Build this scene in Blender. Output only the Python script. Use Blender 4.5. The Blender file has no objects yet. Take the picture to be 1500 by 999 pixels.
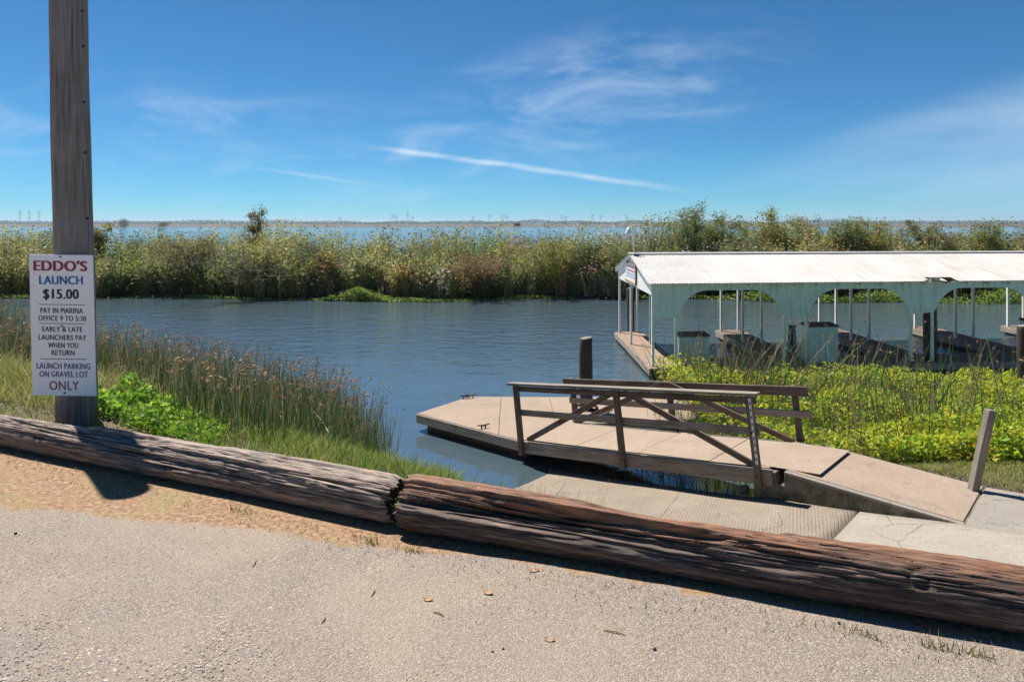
import bpy, bmesh, math, random
import numpy as np
from mathutils import Vector, noise as mnoise
R = math.radians
rng = np.random.default_rng(7)
random.seed(7)
scene = bpy.context.scene
COL = scene.collection

# ------------------------------------------------------------------ camera, sky, sun, exposure
F = 1000.0 / 1500.0            # focal length in picture widths
HOR = 328.0                    # row of the horizon in the photograph
CAM_H = 2.0
cam_d = bpy.data.cameras.new('camera')
cam_d.sensor_width = 36.0
cam_d.lens = 36.0 * F
cam_d.shift_y = -(499.5 - HOR) / 1500.0
cam_d.clip_start = 0.05
cam_d.clip_end = 30000
cam = bpy.data.objects.new('camera', cam_d)
COL.objects.link(cam)
cam.location = (0, 0, CAM_H)
cam.rotation_euler = (R(90), 0, 0)
scene.camera = cam

SUN_EL, SUN_AZ = R(62), math.atan2(-0.67, 0.74)      # azimuth measured from +Y towards +X
sdir = Vector((math.sin(SUN_AZ) * math.cos(SUN_EL), math.cos(SUN_AZ) * math.cos(SUN_EL), math.sin(SUN_EL)))
AIR, DUST, OZ, SKY_TINT = .7, 0.0, 2.0, (.175, .43, .565)
world = bpy.data.worlds.new('World')
scene.world = world
world.use_nodes = True
wn, wl = world.node_tree.nodes, world.node_tree.links
wn.clear()
def W(t, **k):
    n = wn.new(t)
    for a, b in k.items(): setattr(n, a, b)
    return n
def wmath(op, a, b=None, clamp=False):
    n = W('ShaderNodeMath', operation=op, use_clamp=clamp)
    for i, v in enumerate((a, b)):
        if v is None: continue
        if isinstance(v, (int, float)): n.inputs[i].default_value = v
        else: wl.new(v, n.inputs[i])
    return n.outputs[0]
sky = W('ShaderNodeTexSky', sky_type='NISHITA', sun_disc=False)
sky.sun_elevation = SUN_EL
sky.sun_rotation = SUN_AZ
sky.altitude = 0; sky.air_density = AIR; sky.dust_density = DUST; sky.ozone_density = OZ
hsv = W('ShaderNodeMix', data_type='RGBA', blend_type='MULTIPLY'); hsv.inputs[0].default_value = 1.0
hsv.inputs[7].default_value = (*SKY_TINT, 1)          # clear, deep blue air
wl.new(sky.outputs[0], hsv.inputs[6])
# thin cirrus and an old contrail, as functions of the direction looked in
tc = W('ShaderNodeTexCoord'); sx = W('ShaderNodeSeparateXYZ'); wl.new(tc.outputs['Generated'], sx.inputs[0])
yy = wmath('MAXIMUM', sx.outputs[1], 0.02)
u = wmath('DIVIDE', sx.outputs[0], yy); v = wmath('DIVIDE', sx.outputs[2], yy)
front = wmath('GREATER_THAN', sx.outputs[1], 0.05)
def wnoise(su, sv, off, scale, detail=6, rough=.6, dist=.6):
    c = W('ShaderNodeCombineXYZ')
    wl.new(wmath('MULTIPLY', u, su), c.inputs[0]); wl.new(wmath('MULTIPLY', v, sv), c.inputs[1]); c.inputs[2].default_value = off
    m = W('ShaderNodeMapping'); m.inputs['Rotation'].default_value = (0, 0, R(-14)); wl.new(c.outputs[0], m.inputs[0])
    n = W('ShaderNodeTexNoise'); n.inputs['Scale'].default_value = scale; n.inputs['Detail'].default_value = detail
    n.inputs['Roughness'].default_value = rough; n.inputs['Distortion'].default_value = dist
    wl.new(m.outputs[0], n.inputs['Vector'])
    return n.outputs[0]
def wstep(x, a, b):
    n = W('ShaderNodeMapRange', interpolation_type='SMOOTHSTEP'); wl.new(x, n.inputs[0])
    n.inputs[1].default_value = a; n.inputs[2].default_value = b
    return n.outputs[0]
def blob(cu, cv, ru, rv, tilt=0.0):
    du = wmath('SUBTRACT', u, cu); dv = wmath('SUBTRACT', v, cv)
    dv = wmath('SUBTRACT', dv, wmath('MULTIPLY', du, tilt))
    a = wmath('POWER', wmath('ABSOLUTE', wmath('DIVIDE', du, ru)), 2.0); b = wmath('POWER', wmath('ABSOLUTE', wmath('DIVIDE', dv, rv)), 2.0)
    return wstep(wmath('ADD', a, b), 1.0, 0.0)
n1 = wnoise(3.0, 11.0, 1.3, 1.6)
n2 = wnoise(1.2, 5.0, 4.1, 1.2)
c_main = wmath('MULTIPLY', blob(.12, .18, .36, .13, .22), wstep(n1, .40, .78))
c_right = wmath('MULTIPLY', blob(.85, .13, .75, .13, .25), wstep(n2, .25, .75))
c_left = wmath('MULTIPLY', blob(-.45, .11, .6, .13, -.1), wstep(n1, .42, .85))
def trail(u0, v0, u1, v1, wd):
    s = (v1 - v0) / (u1 - u0)
    line = wmath('ADD', wmath('MULTIPLY', wmath('SUBTRACT', u, u0), s), v0)
    wob = wmath('MULTIPLY', wmath('SUBTRACT', n2, .5), .02)
    d = wmath('ABSOLUTE', wmath('SUBTRACT', wmath('SUBTRACT', v, line), wob))
    prof = wstep(d, wd, 0.0)
    return wmath('MULTIPLY', wmath('MULTIPLY', prof, wstep(u, u0, u0 + .12)), wstep(u, u1, u1 - .16))
c_tr = wmath('MULTIPLY', trail(-.25, .121, .30, .045, .0065), wstep(n1, .25, .6))
c_tr2 = wmath('MULTIPLY', trail(-.42, .088, -.14, .052, .004), .5)
cl = wmath('ADD', wmath('MULTIPLY', c_main, .34), wmath('MULTIPLY', c_right, .5))
cl = wmath('ADD', cl, wmath('MULTIPLY', c_left, .32))
cl = wmath('ADD', cl, wmath('MULTIPLY', c_tr, .55)); cl = wmath('ADD', cl, wmath('MULTIPLY', c_tr2, .4))
cl = wmath('MULTIPLY', cl, front, True)
mixc = W('ShaderNodeMix', data_type='RGBA'); wl.new(cl, mixc.inputs[0]); wl.new(hsv.outputs[2], mixc.inputs[6])
mixc.inputs[7].default_value = (4.6, 5.2, 5.9, 1)
bgd = W('ShaderNodeBackground'); wl.new(mixc.outputs[2], bgd.inputs[0]); bgd.inputs[1].default_value = 0.10
wo = W('ShaderNodeOutputWorld'); wl.new(bgd.outputs[0], wo.inputs[0])

sun_d = bpy.data.lights.new('sun', 'SUN'); sun_d.energy = 4.6; sun_d.angle = R(.53); sun_d.color = (1, .955, .88)
sun = bpy.data.objects.new('sun', sun_d); COL.objects.link(sun)
sun.location = (-20, 25, 40)
sun.rotation_euler = (-sdir).to_track_quat('-Z', 'Y').to_euler()
vs = scene.view_settings
vs.view_transform = 'Standard'; vs.look = 'None'; vs.gamma = 1; vs.exposure = 0.85; vs.use_curve_mapping = False
scene.cycles.max_bounces = 8; scene.cycles.transparent_max_bounces = 12
scene.cycles.use_denoising = True

# ------------------------------------------------------------------ helpers
def P(px, py, h):
    """pixel + drop below the camera -> world point"""
    y = 1000.0 * h / (py - HOR)
    return Vector(((px - 750) / 1000.0 * y, y, CAM_H - h))
def PD(px, py, y):
    """pixel + distance -> world point"""
    return Vector(((px - 750) / 1000.0 * y, y, CAM_H - (py - HOR) / 1000.0 * y))
WATER = CAM_H - 4.3

def new_obj(name, me, mat=None, parent=None):
    o = bpy.data.objects.new(name, me); COL.objects.link(o)
    if mat is not None:
        me.materials.clear(); me.materials.append(mat)
    if parent is not None:
        o.parent = parent
        o.location = -parent.location
    return o
def tag(o, label=None, cat=None, group=None, kind=None):
    if label: o['label'] = label
    if cat: o['category'] = cat
    if group: o['group'] = group
    if kind: o['kind'] = kind
    return o
def thing(name, loc, label, cat, group=None):
    o = bpy.data.objects.new(name, None); COL.objects.link(o); o.location = loc
    return tag(o, label, cat, group)
def mesh_np(name, V, Fc, col=None, gco=None, smooth=False):
    V = np.asarray(V, np.float32); Fc = np.asarray(Fc, np.int32)
    me = bpy.data.meshes.new(name)
    k = Fc.shape[1]
    me.vertices.add(len(V)); me.vertices.foreach_set('co', V.ravel())
    me.loops.add(Fc.size); me.loops.foreach_set('vertex_index', Fc.ravel())
    me.polygons.add(len(Fc))
    me.polygons.foreach_set('loop_start', np.arange(0, Fc.size, k, dtype=np.int32))
    me.polygons.foreach_set('use_smooth', np.full(len(Fc), smooth))
    me.update(calc_edges=True)
    if col is not None:
        a = me.attributes.new('tint', 'FLOAT_COLOR', 'POINT')
        c = np.ones((len(V), 4), np.float32); c[:, :3] = col
        a.data.foreach_set('color', c.ravel())
    if gco is not None:
        a = me.attributes.new('gco', 'FLOAT_VECTOR', 'POINT')
        a.data.foreach_set('vector', np.asarray(gco, np.float32).ravel())
    return me

class MB:
    """collects boxes / tubes / prisms; gco = coordinates along the grain"""
    def __init__(s): s.v = []; s.f = []; s.g = []
    def add(s, V, Fc, G):
        b = len(s.v); s.v += [tuple(p) for p in V]; s.g += [tuple(p) for p in G]
        s.f += [tuple(i + b for i in f) for f in Fc]
    def beam(s, p0, p1, w, h, up=(0, 0, 1)):
        p0, p1 = Vector(p0), Vector(p1); a = p1 - p0; L = a.length; a.normalize()
        up = Vector(up); side = a.cross(up)
        if side.length < 1e-4: side = a.cross(Vector((0, 1, 0)))
        side.normalize(); up = side.cross(a)
        o = random.uniform(0, 50)
        V, G = [], []
        for t in (0, 1):
            for sx_, sz_ in ((-1, -1), (1, -1), (1, 1), (-1, 1)):
                V.append(p0 + a * (L * t) + side * (w / 2 * sx_) + up * (h / 2 * sz_))
                G.append((L * t + o, w / 2 * sx_ + o, h / 2 * sz_))
        s.add(V, [(3, 2, 1, 0), (4, 5, 6, 7), (0, 1, 5, 4), (1, 2, 6, 5), (2, 3, 7, 6), (3, 0, 4, 7)], G)
        return s
    def hexa(s, pts):
        """8 corners: bottom 4 then top 4"""
        o = random.uniform(0, 50); p0 = Vector(pts[0])
        s.add(pts, [(3, 2, 1, 0), (4, 5, 6, 7), (0, 1, 5, 4), (1, 2, 6, 5), (2, 3, 7, 6), (3, 0, 4, 7)],
              [(Vector(p) - p0 + Vector((o, o, 0))) for p in pts])
        return s
    def prism(s, low, high):
        n = len(low); o = random.uniform(0, 50)
        V = list(low) + list(high); p0 = Vector(low[0])
        Fc = [tuple(range(n))[::-1], tuple(range(n, 2 * n))] + [(i, (i + 1) % n, n + (i + 1) % n, n + i) for i in range(n)]
        s.add(V, Fc, [(Vector(p) - p0 + Vector((o, o, 0))) for p in V]); return s
    def tube(s, pts, rad, n=12, cap=True):
        pts = [Vector(p) for p in pts]; m = len(pts); o = random.uniform(0, 50)
        V, G, L = [], [], 0
        for i, p in enumerate(pts):
            d = (pts[min(i + 1, m - 1)] - pts[max(i - 1, 0)]).normalized()
            ref = Vector((0, 0, 1)) if abs(d.z) < .9 else Vector((0, 1, 0))
            a = d.cross(ref).normalized(); b = a.cross(d)
            if i: L += (p - pts[i - 1]).length
            r = rad[i] if hasattr(rad, '__len__') else rad
            for k in range(n):
                t = 2 * math.pi * k / n
                V.append(p + a * (r * math.cos(t)) + b * (r * math.sin(t)))
                G.append((L + o, r * math.cos(t), r * math.sin(t)))
        Fc = [(i * n + k, i * n + (k + 1) % n, (i + 1) * n + (k + 1) % n, (i + 1) * n + k) for i in range(m - 1) for k in range(n)]
        if cap: Fc += [tuple(range(n))[::-1], tuple((m - 1) * n + k for k in range(n))]
        s.add(V, Fc, G); return s
    def build(s, name, mat, parent=None, bevel=0, smooth=False):
        me = bpy.data.meshes.new(name)
        me.from_pydata(s.v, [], s.f); me.update()
        bm = bmesh.new(); bm.from_mesh(me); bmesh.ops.recalc_face_normals(bm, faces=bm.faces); bm.to_mesh(me); bm.free()
        a = me.attributes.new('gco', 'FLOAT_VECTOR', 'POINT')
        a.data.foreach_set('vector', np.asarray(s.g, np.float32).ravel())
        if smooth:
            me.polygons.foreach_set('use_smooth', np.ones(len(me.polygons), bool))
            me.update()
        o = new_obj(name, me, mat, parent)
        if bevel:
            b = o.modifiers.new('bevel', 'BEVEL'); b.width = bevel; b.segments = 2; b.limit_method = 'ANGLE'; b.angle_limit = R(40)
        return o

# ------------------------------------------------------------------ materials
def mat_base(name):
    m = bpy.data.materials.new(name); m.use_nodes = True
    nt = m.node_tree; b = nt.nodes['Principled BSDF']
    return m, nt, b
def node(nt, t, ins=None, **k):
    n = nt.nodes.new(t)
    for a, b in k.items(): setattr(n, a, b)
    for a, b in (ins or {}).items():
        if hasattr(b, 'is_output') or isinstance(b, bpy.types.NodeSocket): nt.links.new(b, n.inputs[a])
        else: n.inputs[a].default_value = b
    return n
def ramp(nt, fac, stops):
    n = nt.nodes.new('ShaderNodeValToRGB'); nt.links.new(fac, n.inputs[0])
    el = n.color_ramp.elements
    while len(el) < len(stops): el.new(.5)
    for e, (p, c) in zip(el, stops): e.position = p; e.color = (*c, 1) if len(c) == 3 else c
    return n.outputs[0]
def mixrgb(nt, fac, a, b, mode='MIX'):
    n = nt.nodes.new('ShaderNodeMix'); n.data_type = 'RGBA'; n.blend_type = mode
    for i, x in ((0, fac), (6, a), (7, b)):
        if isinstance(x, bpy.types.NodeSocket): nt.links.new(x, n.inputs[i])
        elif isinstance(x, (int, float)): n.inputs[i].default_value = x
        else: n.inputs[i].default_value = (*x, 1)
    return n.outputs[2]
def noise_n(nt, vec, scale, detail=5, rough=.6, dist=0.0):
    n = node(nt, 'ShaderNodeTexNoise', {'Scale': scale, 'Detail': detail, 'Roughness': rough, 'Distortion': dist})
    if vec is not None: nt.links.new(vec, n.inputs['Vector'])
    return n.outputs[0]
def mapped(nt, vec, sc):
    return node(nt, 'ShaderNodeMapping', {'Vector': vec, 'Scale': sc}).outputs[0]
def attr(nt, name): return node(nt, 'ShaderNodeAttribute', attribute_name=name)
def objco(nt): return node(nt, 'ShaderNodeTexCoord').outputs['Object']
def geo(nt): return node(nt, 'ShaderNodeNewGeometry').outputs['Position']
def bump(nt, b, h, strength, dist):
    n = node(nt, 'ShaderNodeBump', {'Height': h, 'Strength': strength, 'Distance': dist})
    nt.links.new(n.outputs[0], b.inputs['Normal']); return n

def wood(name, dark, mid, light, grain=1.0, rough=.85, bstr=.6):
    m, nt, b = mat_base(name)
    g = attr(nt, 'gco').outputs['Vector']
    st = mapped(nt, g, (1.2 * grain, 22 * grain, 22 * grain))
    a = noise_n(nt, st, 1.6, 6, .65, .4)
    bl = noise_n(nt, g, 2.2, 4, .6)
    c = ramp(nt, a, [(.28, dark), (.5, mid), (.72, light)])
    c = mixrgb(nt, ramp(nt, bl, [(.35, (0, 0, 0)), (.7, (1, 1, 1))]), c, mixrgb(nt, .5, c, light))
    cr = noise_n(nt, mapped(nt, g, (.8, 45, 45)), 1.5, 3, .5)
    crk = ramp(nt, cr, [(.30, (.25, .25, .25)), (.40, (1, 1, 1))])
    c = mixrgb(nt, 1.0, c, crk, 'MULTIPLY')
    nt.links.new(c, b.inputs['Base Color']); b.inputs['Roughness'].default_value = rough
    bump(nt, b, mixrgb(nt, .5, a, crk), bstr, .012)
    return m
def painted(name, colr, stain, amt=.45, rough=.6, scale=3.0):
    m, nt, b = mat_base(name)
    g = geo(nt)
    a = noise_n(nt, g, scale, 7, .7); s2 = noise_n(nt, mapped(nt, g, (9, 9, .8)), 1.0, 5, .65)
    f = ramp(nt, a, [(.45, (0, 0, 0)), (.75, (1, 1, 1))]); f2 = ramp(nt, s2, [(.5, (0, 0, 0)), (.78, (1, 1, 1))])
    c = mixrgb(nt, f, colr, tuple(x * (1 - amt * .4) + y * amt * .4 for x, y in zip(colr, stain)))
    fm = node(nt, 'ShaderNodeMath', {0: f2, 1: amt}, operation='MULTIPLY').outputs[0]
    c = mixrgb(nt, fm, c, stain)
    sp = ramp(nt, noise_n(nt, g, 42, 3, .5), [(.70, (0, 0, 0)), (.76, (1, 1, 1))])
    c = mixrgb(nt, node(nt, 'ShaderNodeMath', {0: sp, 1: amt}, operation='MULTIPLY').outputs[0], c, stain)
    nt.links.new(c, b.inputs['Base Color']); b.inputs['Roughness'].default_value = rough
    bump(nt, b, a, .15, .01)
    return m
def concrete(name, c1, c2, stain, rough=.9, groove=False, moss=0.0, sc=2.0, cracks=True):
    m, nt, b = mat_base(name)
    g = geo(nt)
    a = noise_n(nt, g, sc, 8, .65); fine = noise_n(nt, g, 60, 4, .6)
    c = ramp(nt, a, [(.3, c1), (.7, c2)])
    c = mixrgb(nt, ramp(nt, noise_n(nt, g, .9, 6, .7, .5), [(.5, (0, 0, 0)), (.8, (.8, .8, .8))]), c, stain)
    c = mixrgb(nt, .55, c, ramp(nt, fine, [(.3, tuple(x * .6 for x in c1)), (.7, tuple(min(1, x * 1.25) for x in c2))]))
    h = fine
    vc = node(nt, 'ShaderNodeTexVoronoi', {'Vector': mixrgb(nt, .12, g, node(nt, 'ShaderNodeTexNoise', {'Vector': g, 'Scale': 3.0, 'Detail': 4}).outputs[1]), 'Scale': .75}, feature='DISTANCE_TO_EDGE').outputs[0]
    ck = ramp(nt, vc, [(0, (1, 1, 1)), (.006, (0, 0, 0))])
    ckm = mixrgb(nt, 1.0, ck, ramp(nt, noise_n(nt, g, 1.1, 3, .5), [(.48, (0, 0, 0)), (.56, (.85, .85, .85))]), 'MULTIPLY')
    if cracks: c = mixrgb(nt, ckm, c, tuple(x * .3 for x in c1))
    drk = ramp(nt, noise_n(nt, g, 4.5, 6, .75, .8), [(.56, (0, 0, 0)), (.72, (.55, .55, .55))])
    c = mixrgb(nt, drk, c, tuple(x * .55 for x in stain))
    if groove:
        at = attr(nt, 'gco').outputs['Vector']
        wv = node(nt, 'ShaderNodeTexWave', {'Vector': at, 'Scale': 7.0, 'Distortion': 2.4, 'Detail': 4, 'Detail Scale': 1.6}, bands_direction='X').outputs[1]
        gm = noise_n(nt, g, 1.3, 3, .6)
        gr = ramp(nt, wv, [(.1, (0, 0, 0)), (.4, (1, 1, 1))])
        k = mixrgb(nt, ramp(nt, gm, [(.35, (0, 0, 0)), (.6, (1, 1, 1))]), (1, 1, 1), gr)
        c = mixrgb(nt, mixrgb(nt, k, (.35, .35, .35), (0, 0, 0)), c, tuple(x * .45 for x in c1))
        h = mixrgb(nt, .25, k, fine)
    if moss:
        z = node(nt, 'ShaderNodeSeparateXYZ', {0: attr(nt, 'gco').outputs['Vector']}).outputs[2]
        mk = noise_n(nt, g, 5, 6, .7)
        mm = node(nt, 'ShaderNodeMath', {0: mk, 1: moss}, operation='MULTIPLY').outputs[0]
        c = mixrgb(nt, ramp(nt, mm, [(.38, (0, 0, 0)), (.6, (.9, .9, .9))]), c, (.075, .075, .03))
    nt.links.new(c, b.inputs['Base Color']); b.inputs['Roughness'].default_value = rough
    bump(nt, b, h, .5, .012 if not groove else .02)
    return m
def plain(name, colr, rough=.6, metal=0.0):
    m, nt, b = mat_base(name)
    g = geo(nt); a = noise_n(nt, g, 14, 5, .6)
    c = ramp(nt, a, [(.3, tuple(x * .72 for x in colr)), (.7, tuple(min(1, x * 1.15) for x in colr))])
    nt.links.new(c, b.inputs['Base Color']); b.inputs['Roughness'].default_value = rough; b.inputs['Metallic'].default_value = metal
    return m
def foliage(name, transl=.45, rough=.55):
    m, nt, b = mat_base(name)
    c = attr(nt, 'tint').outputs['Color']
    nt.links.new(c, b.inputs['Base Color']); b.inputs['Roughness'].default_value = rough; b.inputs['Specular IOR Level'].default_value = .3
    t = node(nt, 'ShaderNodeBsdfTranslucent', {'Color': c})
    mx = node(nt, 'ShaderNodeMixShader', {0: transl})
    nt.links.new(b.outputs[0], mx.inputs[1]); nt.links.new(t.outputs[0], mx.inputs[2])
    nt.links.new(mx.outputs[0], nt.nodes['Material Output'].inputs[0])
    return m

M = {}
M['gang'] = wood('weathered_brown_timber', (.035, .024, .018), (.10, .068, .05), (.20, .15, .115))
M['grey_timber'] = wood('grey_timber', (.08, .065, .05), (.20, .165, .13), (.36, .31, .26))
M['pile'] = wood('creosote_piling', (.018, .012, .009), (.05, .034, .027), (.10, .07, .055))
M['pole'] = wood('utility_pole_wood', (.085, .066, .058), (.19, .155, .14), (.31, .265, .24), .8)
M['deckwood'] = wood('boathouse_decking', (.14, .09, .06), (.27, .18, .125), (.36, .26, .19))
M['darkdeck'] = wood('dark_old_decking', (.07, .05, .04), (.14, .10, .08), (.22, .165, .13))  # darker brown decking for the other fingers and the front walkway
M['teal'] = painted('pale_teal_paint', (.66, .78, .64), (.20, .20, .12), .6)
M['whitepaint'] = painted('white_weathered_paint', (.72, .72, .68), (.26, .23, .18), .45)
M['roof'] = painted('white_corrugated_metal', (.47, .435, .405), (.34, .27, .22), .3, .5, 1.2)
m, nt, b = mat_base('white_corrugated_metal'); g = geo(nt)
st = noise_n(nt, mapped(nt, g, (5.5, .35, .35)), 1.0, 6, .7); bl0 = noise_n(nt, g, .7, 6, .65); sp = noise_n(nt, g, 16, 4, .6)
c = ramp(nt, bl0, [(.3, (.40, .365, .335)), (.7, (.53, .50, .475))])
c = mixrgb(nt, ramp(nt, st, [(.52, (0, 0, 0)), (.78, (.75, .75, .75))]), c, (.30, .235, .185))
c = mixrgb(nt, ramp(nt, sp, [(.68, (0, 0, 0)), (.76, (.7, .7, .7))]), c, (.24, .15, .09))
nt.links.new(c, b.inputs['Base Color']); b.inputs['Roughness'].default_value = .5
M['roof'] = m
M['signwhite'] = painted('white_sign_paint', (.92, .90, .90), (.5, .45, .42), .12, .5, 2.2)
M['red'] = plain('dark_red_lettering', (.33, .025, .05)); M['maroon'] = plain('maroon_lettering', (.25, .03, .06))
M['blue'] = plain('blue_lettering', (.012, .12, .36)); M['navy'] = plain('navy_lettering', (.02, .055, .19))
M['black'] = plain('black_lettering', (.02, .022, .032)); M['iron'] = plain('black_iron', (.02, .02, .022), .5, .3)
M['rope'] = plain('dark_rope', (.035, .03, .028), .9)
M['white'] = plain('white_plastic', (.75, .75, .72), .4)
M['slab'] = concrete('tan_deck_coating', (.26, .19, .14), (.36, .275, .205), (.19, .145, .105), .9, cracks=False)
M['conc'] = concrete('grey_concrete', (.215, .185, .155), (.29, .255, .215), (.16, .14, .115))
M['wall'] = concrete('stained_concrete_wall', (.15, .125, .10), (.29, .25, .205), (.08, .07, .05), .9, False, 1.0)
M['ramp'] = concrete('grooved_ramp_concrete', (.20, .16, .12), (.30, .245, .185), (.15, .125, .09), .9, True)
M['apron'] = concrete('pale_apron_concrete', (.265, .225, .18), (.345, .30, .25), (.20, .175, .14))
M['leaf'] = foliage('leaves', .5); M['reed'] = foliage('reed_stems', .35); M['grass'] = foliage('grass_blades', .4)
M['stone'] = foliage('loose_stones', 0.0, .9)

# ------------------------------------------------------------------ terrain
LOGPTS = [(-40, 19.0), (-4.65, 6.2), (-.72, 4.42), (2.45, 3.27), (40, -10)]
SHORE = [(-60, 45), (-24, 25), (-14, 19.0), (-10, 16.2), (-4.6, 13.0), (-2.26, 11.8), (-1.4, 11.1), (-.05, 10.7), (3, 10.0), (40, 10)]
def lin(pts, x): return np.interp(x, [p[0] for p in pts], [p[1] for p in pts])
DG = Vector((.741, -.672, 0)); PG = Vector((.672, .741, 0))     # along the ramp (uphill) and across it
def ramp_tu(x, y): return (x - 3.42) * .741 - (y - 9.5) * .672, (x - 3.42) * .672 + (y - 9.5) * .741
def ramp_z(t): return -1.8 + .14 * t
def ground(x, y):
    x = np.asarray(x, float); y = np.asarray(y, float)
    ly = lin(LOGPTS, x); sh = lin(SHORE, x)
    ws = np.interp(x, [-12, -4.3, -2.5, -1, 0, 1], [2.4, 1.7, 1.0, .6, .35, .3])
    ys = ly + ws
    tt = (y - ys) / np.maximum(sh - ys, .5)
    zb = np.where(tt < 0, 0, np.where(tt < 1, -2.3 * (tt * tt * (1.6 - .6 * tt)) ** .72, -2.3 - .32 * (y - sh)))
    zb = np.maximum(zb, -5.0)
    t, uu = ramp_tu(x, y)
    zr = ramp_z(t) - .05
    # ground beyond the ramp: lawn on the right, water on the left
    q = np.maximum(0, y - 9.75 - .05 * (x - 6))
    zl = np.maximum(-1.44 - .30 * q, -3.4)
    zl = zl - np.clip((.55 - t) * 1.6, 0, 2.0)
    zfar = np.where(uu > .02, np.maximum(zl, -4.2), zr)
    under = (uu > -.25) & (uu < 1.62) & (t > -.3) & (t < 5.2)
    zfar = np.where(under, np.minimum(zfar, zr - .45), zfar)
    zfar = np.where((uu > -.5) & (uu < .12), np.minimum(zfar, zr - .25), zfar)
    near = np.clip((uu + 3.9) / .9, 0, 1)                      # bank down to the near edge of the ramp
    lot_side = np.clip((y - ly - .35) / 2.4, 0, 1)
    zbank = np.maximum(zr, -2.6) * lot_side
    zR = np.where(uu > -3.0, np.maximum(zfar, -4.5), zbank * (1 - near) + zr * near)
    zR = np.where(y < ly + .35, 0, zR)
    wR = np.clip((x + .6) / 1.2, 0, 1)
    z = zb * (1 - wR) + zR * wR
    return np.maximum(z, -5.0)
def gz(x, y): return float(ground(x, y))
def axis(lo, hi, nlo, nhi, fine, coarse):
    a = list(np.arange(nlo, nhi + 1e-6, fine)); s = fine; v_ = nlo
    while v_ > lo: s = min(s * 1.25, coarse); v_ -= s; a.insert(0, v_)
    s = fine; v_ = a[-1]
    while v_ < hi: s = min(s * 1.25, coarse); v_ += s; a.append(v_)
    return np.array(a)
ax_, ay_ = axis(-70, 60, -6.5, 8.0, .11, 4), axis(-30, 37, 2.2, 14, .11, 3)
GX, GY = np.meshgrid(ax_, ay_)
GZ = ground(GX, GY)
nse = np.array([mnoise.fractal(Vector((a * .9, b * .9, 0)), 1, 2, 4) for a, b in zip(GX.ravel(), GY.ravel())]).reshape(GX.shape)
dl = GY - lin(LOGPTS, GX)                                     # metres behind the log line
GZ = GZ + np.where(dl > .3, nse * .04, nse * .006)
nx, ny = len(ax_), len(ay_)
V = np.stack([GX, GY, GZ], -1).reshape(-1, 3)
idx = np.arange(nx * ny).reshape(ny, nx)
Q = np.stack([idx[:-1, :-1], idx[:-1, 1:], idx[1:, 1:], idx[1:, :-1]], -1).reshape(-1, 4)
wd = .02 + .26 * np.clip((-GX - .2), 0, 1) + .36 * np.maximum(0, -GX - 1.6) + .16 * nse
dirt = np.clip(1 - (-dl - wd * .75) / np.interp(GX, [-1.2, .2], [.30, .10]), 0, 1)               # bare earth along the log
grass_m = np.clip((dl - .25) / .5, 0, 1)
colA = np.stack([dirt, grass_m, np.clip(.5 + nse, 0, 1)], -1).reshape(-1, 3)
lotmask = (dl.ravel()[Q].mean(1) < .30)
m, nt, b = mat_base('chipseal_and_earth')
at = node(nt, 'ShaderNodeSeparateColor', {0: attr(nt, 'tint').outputs['Color']})
g = geo(nt)
vor = node(nt, 'ShaderNodeTexVoronoi', {'Vector': g, 'Scale': 115.0}); vor2 = node(nt, 'ShaderNodeTexVoronoi', {'Vector': g, 'Scale': 150.0})
sepc = node(nt, 'ShaderNodeSeparateColor', {0: vor.outputs['Color']})
chip = ramp(nt, sepc.outputs[0], [(0, (.19, .15, .12)), (.4, (.31, .25, .205)), (.8, (.40, .33, .275)), (1, (.55, .475, .41))])
chip2 = ramp(nt, node(nt, 'ShaderNodeSeparateColor', {0: vor2.outputs['Color']}).outputs[1], [(0, (.19, .155, .13)), (.6, (.34, .29, .24)), (1, (.50, .43, .37))])
big = noise_n(nt, g, .55, 6, .6, .4); mid_ = noise_n(nt, g, 3.2, 5, .65)
asp = mixrgb(nt, ramp(nt, mid_, [(.38, (0, 0, 0)), (.62, (1, 1, 1))]), chip, chip2)
gap = ramp(nt, vor.outputs['Distance'], [(.32, (1, 1, 1)), (.62, (.42, .40, .38))])
asp = mixrgb(nt, .75, asp, gap, 'MULTIPLY')
asp = mixrgb(nt, ramp(nt, big, [(.42, (0, 0, 0)), (.68, (.5, .5, .5))]), asp, (.40, .30, .21))
dn = noise_n(nt, g, 26, 5, .7)
earth = ramp(nt, dn, [(.3, (.10, .055, .03)), (.5, (.25, .145, .08)), (.7, (.43, .30, .19))])
earth = mixrgb(nt, ramp(nt, noise_n(nt, g, 2.1, 4, .6), [(.45, (0, 0, 0)), (.65, (.6, .6, .6))]), earth, (.24, .19, .075))
dmk = node(nt, 'ShaderNodeMath', {0: at.outputs[0], 1: node(nt, 'ShaderNodeMath', {0: noise_n(nt, g, 5, 5, .7), 1: .5}, operation='SUBTRACT').outputs[0]}, operation='ADD').outputs[0]
c = mixrgb(nt, ramp(nt, dmk, [(.42, (0, 0, 0)), (.62, (1, 1, 1))]), asp, earth)
soil = ramp(nt, dn, [(.3, (.05, .04, .022)), (.6, (.13, .105, .055)), (.8, (.22, .17, .09))])
c = mixrgb(nt, at.outputs[1], c, soil)
nt.links.new(c, b.inputs['Base Color']); b.inputs['Roughness'].default_value = .92
hh = mixrgb(nt, .4, mixrgb(nt, ramp(nt, dmk, [(.42, (0, 0, 0)), (.62, (1, 1, 1))]), ramp(nt, vor.outputs['Distance'], [(.1, (1, 1, 1)), (.6, (0, 0, 0))]), dn), dn)
bump(nt, b, hh, .75, .010)
M['ground'] = m
def sub(mask, name):
    q = Q[mask]; u_, inv = np.unique(q, return_inverse=True)
    return mesh_np(name, V[u_], inv.reshape(-1, 4), colA[u_], smooth=True)
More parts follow.
